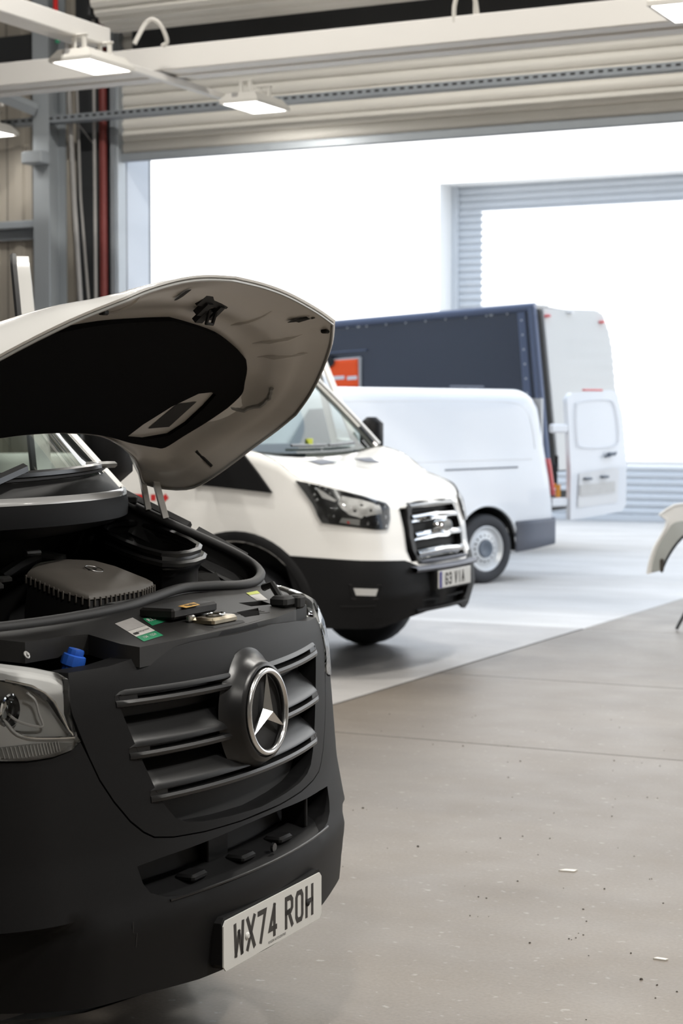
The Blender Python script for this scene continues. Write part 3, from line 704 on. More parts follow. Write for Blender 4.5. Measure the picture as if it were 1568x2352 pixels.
# engine bay
eb = MB().add([(-.37, -.72, 1.06), (-.37, .72, 1.06), (-.37, .72, .7), (-.37, -.72, .7), (-.92, -.74, 1.34), (-.92, .74, 1.34), (-.92, .74, .7), (-.92, -.74, .7), (-.46, .80, 1.12), (-.46, -.80, 1.12)],
              [(2, 3, 7, 6), (4, 5, 6, 7), (1, 2, 6, 5), (1, 5, 8), (0, 3, 7, 4), (0, 4, 9), (0, 1, 2, 3)])
bay = eb.build('engine_bay', 'deep black', van, smooth=0, recalc=False)
MB().add([(-.44, .62, 1.10), (-.56, .76, 1.16), (-.60, .70, 1.15), (-.50, .52, 1.07)], [(0, 1, 2, 3)]).box((-.5, .62, 1.05), (.16, .2, .04), .01).build('inner_wing', 'slam plastic', bay, smooth=0)
# engine cover : raised lid with ribbed skirt
lid = [(-.695, .025, 1.198), (-.755, .15, 1.208), (-.765, .285, 1.208), (-.68, .312, 1.205), (-.60, .30, 1.192), (-.485, .285, 1.160), (-.47, .20, 1.155), (-.488, .06, 1.150), (-.50, .0, 1.150), (-.57, -.005, 1.165)]
cx_ = np.mean([p[0] for p in lid]); cy_ = np.mean([p[1] for p in lid])
cv = MB().loft([[(cx_ + (p[0] - cx_) * k, cy_ + (p[1] - cy_) * k, 1.182 + (p[2] - 1.182) * min(1, k) + h) for p in lid] for k, h in ((1.03, -.012), (1.0, 0), (.9, .007), (.55, .012), (0.02, .014))], closeu=True)
cover = cv.build('engine_cover', 'cover plastic', bay, smooth=50)
MB().loft([[(cx_ + (p[0] - cx_) * k, cy_ + (p[1] - cy_) * k, p[2] + h) for p in lid] for k, h in ((1.0, -.006), (1.02, -.05), (1.06, -.10), (1.08, -.20))], closeu=True).build('cover_skirt', 'deep black', cover)
tk = MB()
for i in range(len(lid)):
    a, b = Vector(lid[i]), Vector(lid[(i + 1) % len(lid)])
    nn = max(2, int((b - a).length / .016))
    for k in range(nn):
        p = a.lerp(b, k / nn); tk.box((cx_ + (p.x - cx_) * 1.03, cy_ + (p.y - cy_) * 1.03, p.z - .018), (.005, .005, .022), .001)
tk.build('cover_ribs', 'cover plastic', cover, smooth=0)
em = Matrix.Translation((-.60, .185, 1.198)) @ Matrix.Rotation(R(16), 4, 'Y')
e2 = MB().lathe([(.024 + .0014 * math.cos(a), .0014 * math.sin(a)) for a in np.linspace(0, 6.28, 7)[:-1]], 28, em, close=True)
for k in range(3):
    a = R(90 + 120 * k); d = Vector((math.cos(a), math.sin(a), 0)); n_ = Vector((-d.y, d.x, 0))
    e2.add([em @ p for p in (n_ * .004 + Vector((0, 0, .001)), d * .023, -n_ * .004 + Vector((0, 0, .001)))], [(0, 1, 2)])
e2.build('cover_emblem', 'satin metal', cover)
MB().box((-.44, .15, 1.105), (.05, .30, .05), .008).box((-.455, -.12, 1.09), (.04, .22, .05), .008).build('front_shield', 'deep black', bay)
MB().tube([(-.80, .05, 1.17), (-.82, .15, 1.19), (-.81, .24, 1.215), (-.76, .29, 1.20)], .024, 10).build('intake_pipe', 'slam plastic', bay)
MB().tube([(-.80, .17, 1.232), (-.79, .22, 1.232)], .008, 8).build('hose_clip', 'satin metal', bay)
MB().lathe([(.02, 0), (.02, .03), (.008, .034), (0, .034)], 12, Matrix.Translation((-.80, -.02, 1.30))).build('sensor', 'arm metal', bay)
MB().tube([(-.84, -.6, 1.27), (-.83, -.3, 1.285), (-.82, -.03, 1.295)], .012, 8).build('fuel_line', 'slam plastic', bay)
MB().box((-.72, -.10, 1.17), (.05, .05, .02), .006).box((-.75, -.02, 1.18), (.05, .05, .02), .006).build('injector_cap', 'slam plastic', bay)
# open air filter box
ab = [(-.77, .50, 1.275), (-.80, .75, 1.282), (-.52, .61, 1.232), (-.505, .37, 1.225)]
def inset(P, k, h): 
    mx, my = sum(p[0] for p in P) / 4, sum(p[1] for p in P) / 4; return [(mx + (p[0] - mx) * k, my + (p[1] - my) * k, p[2] + h) for p in P]
abx = MB().tube(spl(inset(ab, .97, 0), 4, True), .010, 6, closed=True).tube(spl(inset(ab, 1.06, -.025), 4, True), .010, 6, closed=True)
abx.loft([spl(inset(ab, k, h), 4, True) for k, h in ((1.0, -.005), (1.03, -.04), (.95, -.06), (.93, -.25))], closeu=True)
abo = abx.build('filter_box', 'grille plastic', bay, smooth=50)
for x, y, z in ((-.515, .56, 1.20), (-.53, .40, 1.19)): MB().box((x, y, z), (.012, .016, .05), .003).tube([(x, y, z + .025), (x + .012, y, z), (x, y, z - .03)], .003, 5).build('spring_clip', 'satin metal', abo)
MB().box((-.40, -.62, 1.10), (.12, .14, .05), .02).build('fuse_box', 'slam plastic', bay)

# windscreen, scuttle, wiper
def WS(v, z, off=0.0): return (-.605 - .45 * v * v - (z - 1.375) * 1.06 + off * .7, v, z + off * .7)
wsz = np.linspace(1.378, 2.25, 12)
wv = lambda z: .755 - .12 * (z - 1.375)
wg = MB().loft([[WS(s * wv(z), z) for s in np.linspace(-1, 1, 25)] for z in wsz]).build('windscreen', 'windscreen glass', van, smooth=80)
MB().loft([[WS(s * .755, z, .003) for s in np.linspace(-1, 1, 25)] for z in (1.376, 1.43)]).build('black_band', 'black plastic', wg, smooth=80)
MB().loft([[WS(s * wv(z), z, .004) for z in wsz] for s in (.955, 1.0)]).build('edge_band', 'lamp grey', wg, smooth=80)
MB().loft([[WS(s * wv(z), z, .004) for z in wsz] for s in (-.955, -1.0)]).build('edge_band', 'lamp grey', wg, smooth=80)
MB().loft([[(WS(v, 1.376)[0] + dx, v, zz) for v in np.linspace(-.78, .78, 27)] for dx, zz in ((.0, 1.388), (.006, 1.392), (.014, 1.387), (.017, 1.374))]).build('scuttle_strip', 'wind strip', van, smooth=50)
MB().loft([[(WS(v, 1.376)[0] + dx, v, zz) for v in np.linspace(-.80, .80, 27)] for dx, zz in ((.016, 1.375), (.022, 1.350), (.020, 1.318), (-.02, 1.30), (-.10, 1.28))]).build('scuttle', 'scuttle black', van, smooth=50)
wip = MB().tube([WS(v, 1.425 + .02 * (v + .3), .022) for v in np.linspace(-.62, .46, 20)], .010, 6).build('wiper', 'gloss black', van)
MB().tube([WS(v, 1.418 + .022 * (v + .3), .014) for v in np.linspace(-.62, .58, 20)], .006, 6).build('blade', 'rubber', wip)
MB().box(WS(.52, 1.443, .02), (.04, .12, .018), .006).build('blade_end', 'lamp grey', wip)
MB().tube([WS(-.25, 1.40, .03), WS(-.05, 1.44, .03)], .014, 6).build('wiper_arm', 'gloss black', wip)
dashp = MB().loft([[(WS(v, 1.40)[0] - .06 - d, v, 1.40 + h) for v in np.linspace(-.7, .7, 9)] for d, h in ((0, -.02), (.25, .0), (.55, .02), (.6, -.3))]).build('dashboard', 'dash grey', van)
# body behind (largely outside the picture)
half_sec = [(.99, .42), (1.0, .95), (.995, 1.40), (.95, 2.0), (.88, 2.42), (.78, 2.56), (.5, 2.62), (0, 2.64)]
sec = [(v, z) for v, z in half_sec] + [(-v, z) for v, z in reversed(half_sec[:-1])]
bd = MB().loft([[(u, v * k, z if z < 1.2 else 1.2 + (z - 1.2) * h) for v, z in sec] for u, k, h in ((-1.95, .97, .93), (-2.3, 1, 1), (-5.6, 1, 1), (-5.8, .97, .99))], capa=True, capb=True)
bd.build('body', 'white paint', van, smooth=40)
MB().loft([[WS(s * wv(2.25), 2.25) for s in np.linspace(-1, 1, 13)], [(-1.97, s * .9, 2.50 - .04 * s * s) for s in np.linspace(-1, 1, 13)]]).build('roof_front', 'white paint', van)
for s in (-1, 1):
    MB().tube([WS(s * (wv(z) + .02), z, -.01) for z in wsz], .026, 8).build('pillar', 'white paint', van)
    MB().loft([[(S(.98, .9)[0] - .02, s * .985, z) for z in (.9, 1.0, 1.10)], [(-.80, s * .995, z) for z in (.9, 1.08, 1.22)], [(-1.25, s * 1.0, z) for z in (.9, 1.15, 1.34)]] ).build('front_wing', 'white paint', van)
    if s < 0: MB().loft([[(-1.25, s * 1.0, z) for z in (.45, .9, 1.34)], [(-1.96, s * 1.0, z) for z in (.45, .9, 1.38)]]).build('cab_side', 'white paint', van)
    M = Matrix.Translation((-1.02, s * .87, .345)) @ Matrix.Rotation(R(90), 4, 'X')
    wh = MB().lathe([(.20, -.10), (.30, -.11), (.335, -.09), (.345, -.05), (.345, .05), (.335, .09), (.30, .11), (.20, .10)], 36, M, close=True).build('front_wheel', 'tyre rubber', van, smooth=50)
    MB().lathe([(0, .06 * -s), (.10, .06 * -s), (.13, .04 * -s), (.19, .05 * -s), (.205, .09 * -s)], 28, M).build('rim', 'wheel silver', wh)
    M = Matrix.Translation((-4.7, s * .87, .345)) @ Matrix.Rotation(R(90), 4, 'X')
    MB().lathe([(.20, -.10), (.30, -.11), (.335, -.09), (.345, -.05), (.345, .05), (.335, .09), (.30, .11), (.20, .10)], 36, M, close=True).build('rear_wheel', 'tyre rubber', van, smooth=50)
MB().box((-3.2, 0, .42), (4.9, 1.7, .24)).build('chassis', 'deep black', van, smooth=0)
# far door mirror and the passenger door standing open
MB().box((-1.14, 1.13, 1.52), (.13, .20, .30), .05).build('door_mirror', 'black plastic', van, smooth=60)
MB().box((-1.16, 1.02, 1.40), (.08, .14, .07), .02).build('mirror_arm', 'black plastic', van)
dm = Matrix.Translation((-1.285, 1.0, 0)) @ Matrix.Rotation(R(180 - 57), 4, 'Z')    # local x along the door, local y its outer side
outl = [(0, .55), (.98, .55), (1.0, 1.30), (.98, 1.95), (.90, 2.10), (.72, 2.15), (.58, 2.10), (.32, 1.78), (.06, 1.42), (0, 1.30)]
winp = [(.14, 1.43), (.92, 1.43), (.90, 1.92), (.84, 2.02), (.70, 2.05), (.60, 2.0), (.36, 1.72)]
D = lambda y: (lambda x, z: tuple(dm @ Vector((x, y + .10 * (max(0, z - 1.35)), z))))
dd = MB().patch(outl, [winp], .08, D(-.025), rim=lambda p: (dm.to_3x3() @ Vector((0, .05, 0)))).patch(outl, [winp], .08, D(.025))
do = dd.build('passenger_door', 'white paint', van, smooth=35); do['label'] = 'white door standing open, seen edge on'
MB().patch(winp, [], .15, D(0)).build('door_glass', 'dark glass', do)
MB().tube([D(.028)(x, z) for x, z in outl[1:9]], .012, 6).build('door_seal', 'rubber', do)

# ------------------------------------------------------------------ raised bonnet
HP = Vector((-.77, 0, 1.405)); HD = Vector((.763, 0, .646)).normalized(); HN = Vector((-.646, 0, .763)).normalized()
def H(s, v, n=0.0): return tuple(HP + HD * s + HN * n + Vector((0, v, 0)))
PAD = [(.655, 0), (.645, .10), (.62, .28), (.575, .45), (.54, .555), (.50, .62), (.45, .68), (.40, .735), (.34, .735), (.28, .70), (.22, .65), (.17, .61), (.172, .55), (.185, .45), (.195, .385), (.215, .28), (.229, .19), (.237, .10), (.24, 0)]
EDG = [(.848, 0, -.050), (.846, .14, -.057), (.840, .27, -.072), (.825, .42, -.098), (.81, .52, -.12), (.73, .64, -.12), (.627, .75, -.12), (.53, .83, -.12), (.443, .876, -.12), (.375, .86, -.12), (.308, .83, -.12), (.164, .785, -.115), (.06, .80, -.08), (0, .73, -.01), (.06, .62, 0), (.125, .50, 0), (.19, .33, 0), (.222, .18, 0), (.232, 0, 0)]
# keep the front corner crisp: dense linear samples there, splines elsewhere
def smooth_half(P):
    a = spl(P[:5], 4); b = spl(P[4:9], 4)[1:]; c = spl(P[8:], 4)[1:]; return a + b + c
PADh, EDGh = smooth_half(PAD), smooth_half(EDG)
full = lambda P: P + [(p[0], -p[1], *p[2:]) for p in reversed(P[1:-1])]
PADf, EDGf = full(PADh), full(EDGh)
def ringpt(i, k, extra=0.0):
    p, e = PADf[i], EDGf[i]
    ridge = .012 * (1 / (1 + math.exp(-(k - .30) * 26))) - .010 * (1 / (1 + math.exp(-(k - .62) * 30)))
    w_ = min(1, ((e[0] - p[0]) ** 2 + (e[1] - p[1]) ** 2) ** .5 / .15)
    n = e[2] * k ** 1.2 - ridge * w_ * (1 if k < .999 else 0) + extra
    return H(p[0] + (e[0] - p[0]) * k, p[1] + (e[1] - p[1]) * k, n)
NR = len(PADf)
inner = MB().loft([[ringpt(i, k) for i in range(NR)] for k in (0, .08, .18, .26, .32, .38, .46, .54, .60, .66, .74, .84, .92, .97, 1.0)], closeu=True)
bonnet = inner.build('bonnet', 'inner paint', van, smooth=55)
bonnet['label'] = 'raised white bonnet showing its underside'
def outer(i, j):
    e = EDGf[i]; c = (.45, 0.0); g = 1 - (1 - j) ** (2.4 + 2.0 * min(1, max(0, (abs(e[1]) - .5) / .3)))
    n = e[2] - .006 + (.052 - e[2]) * g + (.004 + .026 * min(1, max(0, (abs(e[1]) - .58) / .2))) * min(1, j * 12) * (1 - .8 * j)
    grow = 1 + .012 * (1 - j)
    return H(c[0] + (e[0] - c[0]) * (1 - j) * grow, c[1] + (e[1] - c[1]) * (1 - j) * grow, n + .008)
ou = MB().loft([[outer(i, j) for i in range(NR)] for j in (0, .03, .07, .13, .2, .3, .42, .56, .72, .88, .99)], closeu=True)
hem = [[ringpt(i, 1.0) for i in range(NR)], [outer(i, 0) for i in range(NR)]]
ou.loft(hem, closeu=True)
ou.build('outer_skin', 'white paint', bonnet, smooth=70)
MB().tube([ringpt(i, .975, -.004) for i in range(NR)], .0035, 6, closed=True).build('hem_bead', 'lamp grey', bonnet)
CUT = [(.213, .339), (.27, .36), (.344, .415), (.398, .488), (.405, .55), (.395, .591), (.34, .60), (.27, .595), (.222, .562), (.205, .45)]
padp = [(p[0], p[1]) for p in PADf]
MB().patch(padp, [CUT, [(s, -v) for s, v in reversed(CUT)]], .05, lambda s, v: H(s, v, -.014), rim=lambda p: HN * .014).build('insulation_pad', 'felt', bonnet, smooth=30)
for sg in (1, -1):
    MB().patch([(s, sg * v) for s, v in CUT], [], .05, lambda s, v: H(s, v, -.004)).build('pad_cutout', 'inner paint', bonnet)
    hole = [(.243, .43), (.345, .452), (.356, .545), (.25, .535)]
    MB().patch([(s, sg * v) for s, v in hole], [], .05, lambda s, v: H(s, v, -.0055)).build('access_hole', 'deep black', bonnet)
    def und(s, v, extra=-.004):  # underside height by nearest ring interpolation
        best = None
        for i in range(0, NR):
            p, e = PADf[i], EDGf[i]; dx, dy = e[0] - p[0], e[1] - p[1]; L2 = dx * dx + dy * dy
            if L2 < 1e-6: continue
            k = ((s - p[0]) * dx + (v - p[1]) * dy) / L2
            if -.05 < k < 1.05:
                d = math.hypot(p[0] + dx * k - s, p[1] + dy * k - v)
                if best is None or d < best[0]: best = (d, i, min(max(k, 0), .98))
        q = Vector(ringpt(best[1], best[2], extra)); base = Vector(H(s, v, 0)); n = (q - HP).dot(HN)
        return H(s, v, n)
    ov = lambda c, a, b, th: [und(c[0] + a * math.cos(t) * math.cos(th) - b * math.sin(t) * math.sin(th), sg * (c[1] + a * math.cos(t) * math.sin(th) + b * math.sin(t) * math.cos(th))) for t in np.linspace(0, 6.28, 17)[:-1]]
    MB().add(ov((.765, .435), .028, .011, .6), [tuple(range(16))]).build('drain_hole', 'deep black', bonnet, smooth=0)
    MB().add(ov((.77, .14), .024, .011, -.5) if sg < 0 else ov((.79, .46), .006, .006, 0), [tuple(range(16))]).build('drain_hole', 'deep black', bonnet, smooth=0)
    MB().tube([und(s, sg * v, -.003) for s, v in spl([(.37, .66), (.345, .73), (.36, .775), (.43, .79), (.475, .755)], 5)], .006, 6).build('pressing', 'lamp grey', bonnet)
    MB().tube([und(.20, sg * .70, -.003), und(.185, sg * .76, -.003)], .005, 6).build('slot', 'deep black', bonnet)
    for a, b in (((.66, .30), (.78, .33)), ((.60, .50), (.72, .545)), ((.55, .60), (.66, .66))):
        MB().tube([und(a[0] + (b[0] - a[0]) * t, sg * (a[1] + (b[1] - a[1]) * t), .008) for t in np.linspace(0, 1, 7)], [.006, .011, .012, .012, .012, .011, .006], 10).build('pressing', 'inner paint', bonnet)
    MB().box((0, 0, 0), (.018, .022, .012), .003).build('rubber_stop', 'deep black', bonnet, smooth=0).location = und(.765, sg * .555, -.006) if sg > 0 else und(.70, sg * .41, -.006)
# latch striker at the middle of the front edge
lt = MB()
def LH(s, v, n): return Vector(H(s, v, n))
def lbox(s, v, n, ds, dv, dn):
    V = [tuple(LH(s + a * ds / 2, v + b * dv / 2, n + c * dn / 2)) for c in (-1, 1) for a, b in ((-1, -1), (1, -1), (1, 1), (-1, 1))]
    lt.add(V, [(0, 3, 2, 1), (4, 5, 6, 7), (0, 1, 5, 4), (1, 2, 6, 5), (2, 3, 7, 6), (3, 0, 4, 7)])
lbox(.752, .06, -.030, .035, .15, .012); lbox(.728, .03, -.034, .04, .03, .016); lbox(.705, .055, -.036, .04, .035, .014); lbox(.72, .10, -.034, .045, .025, .016)
lt.tube([tuple(LH(.73, .05, -.04)), tuple(LH(.70, .055, -.058)), tuple(LH(.70, .085, -.058)), tuple(LH(.725, .09, -.04))], .005, 6)
lt.build('bonnet_striker', 'deep black', bonnet, smooth=0)
# hinge arms at the far rear corner
for a, b, w_ in (((-.775, .715, 1.45), (-.748, .715, 1.325), .011), ((-.745, .73, 1.45), (-.700, .73, 1.30), .012)):
    MB().tube([a, b], w_, 4).build('hinge_arm', 'arm metal', van, smooth=0)
MB().box((-.80, .715, 1.352), (.03, .012, .02), .003).build('hinge_pin', 'deep black', van)

# ================================================================== SECOND VAN (white cab, middle distance)
v2 = thing('cab_van', 'white van with chrome-barred grille and red letters, parked behind the open bonnet', 'van', (-4.72, 11.05, 0))
CT = np.array([(0, 0), (-.012, .25), (-.05, .5), (-.13, .72), (-.27, .88), (-.5, .965), (-.85, 1.0), (-1.4, 1.02), (-3.0, 1.02)], float)
def TS(t, z, off=0.0):
    def base(t):
        a = min(abs(t), len(CT) - 1 - 1e-9); i = int(a); f = a - i
        g = lambda k: CT[k] if 0 <= k < len(CT) else (np.array((CT[1][0], -CT[1][1])) if k < 0 else CT[-1])
        A, B, C, D_ = g(i - 1), g(i), g(i + 1), g(i + 2)
        c = .5 * (2 * B + (C - A) * f + (2 * A - 5 * B + 4 * C - D_) * f * f + (3 * B - A - 3 * C + D_) * f ** 3)
        fade = min(1, max(0, 1 - (abs(t) - 2) / 4)); tum = 1 - .06 * min(1, max(0, z - 1)) - .05 * min(1, max(0, .5 - z))
        u = float(np.interp(z, [.25, .35, .5, .62, .70, .76, .9, 1.05, 1.12, 1.35], [-.10, -.02, .03, .02, .0, -.03, -.05, -.09, -.15, -.35]))
        return np.array((c[0] + u * fade, math.copysign(c[1] * tum, t)))
    p = base(t)
    if off:
        d = base(t + .02) - base(t - .02); n = np.array((d[1], -d[0])); n /= np.linalg.norm(n); p = p + n * off
    return (float(p[0]), float(p[1]), z)
def TP(mb, outer, holes, sp, f, rim=None):
    K = 5.0
    return mb.patch([(t, z * K) for t, z in outer], [[(t, z * K) for t, z in h] for h in holes], sp, lambda t, z: f(t, z / K), rim)
TT = [-7.9 + .2 * k for k in range(80)]
hoodz = lambda t: float(np.interp(abs(t), [0, 1.49, 1.98, 2.46, 3.52, 4.42, 4.94, 5.2, 5.46, 5.86, 6.08, 6.3, 8], [1.062, 1.050, 1.046, 1.086, 1.146, 1.19, 1.218, 1.262, 1.322, 1.37, 1.392, 1.40, 1.36]))
bm = MB().loft([[TS(t, z0 + (hoodz(t) - z0) * k) for k in np.linspace(0, 1, 16)] for t in TT for z0 in (.52 if abs(t) < 4.7 else .32,)])
bm.add([], [])
body2 = bm.build('body_shell', 'white paint', v2, smooth=50, solid=.012)
def wcut(u, r, w0, w1): return MB().lathe([(0, w0), (r, w0), (r, w1), (0, w1)], 40, Matrix.Translation((u, 0, .36)) @ Matrix.Rotation(R(90), 4, 'X'))
boolcut(body2, wcut(-.97, .475, -1.2, 1.2))
boolcut(body2, MB().box((0, 0, .865), (.5, .90, .33)))
boolcut(body2, MB().box((0, 0, .46), (.4, .66, .13)))
# bonnet
def hood2(s, k):  # s across -1..1, k front 0 .. rear 1
    ke = np.interp(k, [0, .12, .3, .55, .8, 1], [1.75, 2.3, 3.2, 4.5, 5.2, 6.24])
    e = np.array(TS(ke, hoodz(ke))); uc = np.interp(k, [0, .12, .3, .55, .8, 1], [-.108, -.14, -.25, -.50, -.75, -.915]); zc = np.interp(k, [0, .12, .3, .55, .8, 1], [1.066, 1.11, 1.185, 1.265, 1.31, 1.338])
    a = abs(s); y = e[1] * (-s)
    z = zc + (e[2] - zc) * a ** 2.2 + .022 * math.sin(math.pi * min(1, a * 1.15)) * math.sin(math.pi * min(1, k * 1.2 + .1))
    return (uc + (e[0] - uc) * a ** 2.0, -y, float(z))
bo2 = MB().loft([[hood2(s, k) for s in np.linspace(-1, 1, 33)] for k in np.linspace(0, 1, 22)]).build('bonnet', 'white paint', v2, smooth=60)
for s0, s1 in ((-.42, -.12), (.30, .52)):
    mv = MB().loft([[tuple(Vector(hood2(s, k)) + Vector((0, 0, .006))) for s in np.linspace(s0, s1, 6)] for k in (.76, .80, .86)])
    mv.build('bonnet_vent', 'bumper grey', bo2)
MB().tube([tuple(Vector(hood2(1, k)) + Vector((0, .0, .002))) for k in np.linspace(.02, 1, 24)], .0035, 5).build('shut_line', 'lamp grey', bo2)
MB().tube([tuple(Vector(hood2(-1, k)) + Vector((0, .0, .002))) for k in np.linspace(.02, 1, 24)], .0035, 5).build('shut_line', 'lamp grey', bo2)
MB().tube([TS(t, .002 + hoodz(t), .002) for t in np.linspace(-2.6, 2.6, 40)], .003, 5).build('shut_line', 'lamp grey', bo2)
# black lower cladding
ctop = lambda t: float(np.interp(abs(t), [0, 1.5, 1.8, 2.0, 3.55, 4.6, 5.4, 8], [.668, .668, .694, .714, .73, .746, .758, .77]))
cbot = lambda t: float(np.interp(abs(t), [0, 1.0, 1.85, 2.8, 4.65, 5.0], [.378, .378, .354, .305, .318, .33]))
half2 = [(t, cbot(t)) for t in np.linspace(0, 4.98, 20)] + [(t, ctop(t)) for t in np.linspace(5.40, 0, 30)]
cl_out = [(t, z) for t, z in half2[:-1]] + [(0, ctop(0))] + [(-t, z) for t, z in reversed(half2[1:-1])]
INT2 = [(-1.30, .398), (-.6, .402), (.6, .402), (1.30, .398), (1.42, .45), (1.38, .512), (.6, .522), (-.6, .522), (-1.38, .512), (-1.42, .45)]
cl = TP(MB(), cl_out, [INT2], .15, lambda t, z: TS(t, z, .012), rim=lambda p: Vector((-.03, 0, 0)))
# (param space is stretched, so the grid is refined by a second pass in z)
clad = cl.build('lower_cladding', 'black plastic', v2, smooth=45)
MB().loft([[TS(t, z, -.05) for z in (.39, .53)] for t in np.linspace(-1.6, 1.6, 13)]).build('intake_back', 'deep black', clad)
MB().loft([[TS(t, z, .004) for z in (.40, .52)] for t in (-.5, -.35, -.2, -.05)]).build('intake_post', 'black plastic', clad)
MB().tube([TS(t, .455, -.01) for t in np.linspace(-1.35, 1.35, 13)], .008, 6).build('intake_bar', 'black plastic', clad)
MB().tube([TS(t, .392, .016) for t in np.linspace(-1.6, 1.6, 17)], .012, 8).build('intake_lip', 'black plastic', clad)
MB().loft([[TS(t, z, o) for z, o in ((.672, .012), (.668, .055), (.655, .066), (.640, .05), (.634, .012))] for t in np.linspace(-1.9, 1.9, 33)]).build('bumper_lip', 'bumper grey', clad)
for sg in (-1, 1):
    fg = MB().patch([(3.16, .554), (3.88, .564), (3.82, .520), (3.24, .512)], [], .1, lambda t, z: TS(sg * t, z, .014)).build('fog_lamp', 'lamp reflector', clad)
    MB().tube([TS(sg * t, z, .012) for t, z in ((3.05, .575), (4.0, .585), (3.95, .50), (3.15, .492))], .006, 6, closed=True).build('bezel', 'gloss black', fg)
    MB().tube([TS(sg * t, .452, .014) for t in np.linspace(3.2, 4.2, 6)], .005, 6).build('crease', 'grille plastic', clad)
    # wheel arch trim
    ar = []
    for k in range(29):
        a = R(-8 + 196 * k / 28); row = []
        for r_, o in ((.545, .0), (.53, .022), (.485, .024), (.468, -.01)):
            u = -.97 + r_ * math.cos(a); z = .36 + r_ * math.sin(a)
            ti = np.interp(-u, [.27, .5, .85, 1.4, 3.0], [4, 5, 6, 7, 8]); p = TS(sg * ti, z, o); row.append((u, p[1], z))
        ar.append(row)
    MB().loft(ar).build('wheel_arch_trim', 'black plastic', v2, smooth=60)
    M = Matrix.Translation((-.97, sg * .865, .345)) @ Matrix.Rotation(R(90), 4, 'X')
    wh = MB().lathe([(.20, -.10), (.30, -.11), (.335, -.09), (.345, -.05), (.345, .05), (.335, .09), (.30, .11), (.20, .10)], 36, M, close=True).build('front_wheel', 'tyre rubber', v2, smooth=50)
    MB().lathe([(0, -.05 * sg), (.10, -.05 * sg), (.14, -.02 * sg), (.19, -.04 * sg), (.205, -.09 * sg)], 28, M).build('rim', 'wheel silver', wh)
for sg in (-1, 1): MB().loft([[(-.97 + .468 * r_ * math.cos(a), w_ * sg, .36 + .468 * r_ * math.sin(a)) for a in np.linspace(-.15, math.pi + .15, 23)] for w_, r_ in ((.99, 1), (.55, 1), (.54, .02))]).build('arch_liner', 'deep black', v2)
MB().box((-1.6, 0, .42), (2.7, 1.5, .2)).build('chassis', 'deep black', v2, smooth=0)
# grille
G = [(1.49, 1.036), (1.32, 1.064), (0, 1.058), (-1.32, 1.064), (-1.49, 1.036), (-1.62, .95), (-1.66, .86), (-1.60, .77), (-1.52, .69), (-.9, .680), (0, .684), (.9, .680), (1.52, .69), (1.60, .77), (1.66, .86), (1.62, .95)]
gi = [(t * .90, .872 + (z - .872) * .90) for t, z in G]
g2 = TP(MB(), G, [gi], .12, lambda t, z: TS(t, z, .02), rim=lambda p: Vector((-.05, 0, 0))).build('grille', 'gloss black', v2, smooth=45)
TP(MB(), G, [], .15, lambda t, z: TS(t, z, -.03)).build('grille_backing', 'deep black', g2)
for zz, h in ((.985, .030), (.872, .034), (.762, .034)):
    MB().loft([[TS(t, zz + dz - .012 * abs(t) / 1.5, o) for dz, o in ((h / 2 + .008, -.01), (h / 2, .022), (0, .036), (-h / 2, .022), (-h / 2 - .02, .0))] for t in np.linspace(-1.42, 1.42, 31)]).build('chrome_bar', 'chrome', g2, smooth=50)
MB().loft([[TS(t, 1.045 + dz + .008 * (1 - abs(t) / 1.4), o) for dz, o in ((.008, .01), (.0, .026), (-.012, .02))] for t in np.linspace(-1.36, 1.36, 25)]).build('chrome_bar', 'satin metal', g2, smooth=50)
MB().loft([[TS(t, .700 + dz, o) for dz, o in ((.008, .01), (.0, .03), (-.012, .02))] for t in np.linspace(-1.45, 1.45, 25)]).build('chrome_bar', 'bumper grey', g2, smooth=50)
bM = Matrix.Translation(TS(0, .905, .055)) @ Matrix.Rotation(R(90), 4, 'Y') @ Matrix.Diagonal((.62, 1.25, 1, 1))
bdg = MB().lathe([(.072, -.05), (.075, .0), (.068, .012), (.058, .010), (.0, .010)], 32, bM).build('oval_badge', 'chrome', g2, smooth=50)
MB().lathe([(.056, .0115), (.0, .0125)], 32, bM).build('badge_face', 'lamp grey', bdg)
f2 = lambda a, b: (TS(0, .905, .055)[0] + .0145, a, .905 + b)
text_mb('Ford', .052, f2, .001, 1.25).build('badge_script', 'chrome', bdg, smooth=0)
# plate
Pu = .066
p2 = MB().box((Pu, .0, .578), (.012, .52, .111), .003).build('number_plate', 'plate white', v2, smooth=0)
MB().box((Pu - .03, 0, .58), (.04, .56, .14), .004).build('plate_holder', 'black plastic', v2, smooth=0)
fp = lambda a, b: (Pu + .0072, a, .578 + b)
MB().add([fp(-.257, -.052), fp(-.215, -.052), fp(-.215, .052), fp(-.257, .052)], [(0, 1, 2, 3)]).build('country_band', 'plate blue', p2, smooth=0)
x = -.165
for c in 'G3 VIA':
    if c == ' ': x += .034; continue
    strokes(MB(), c, x, -.0385, .047, .077, .0135, fp).build('plate_character', 'plate ink', p2, smooth=0); x += .059
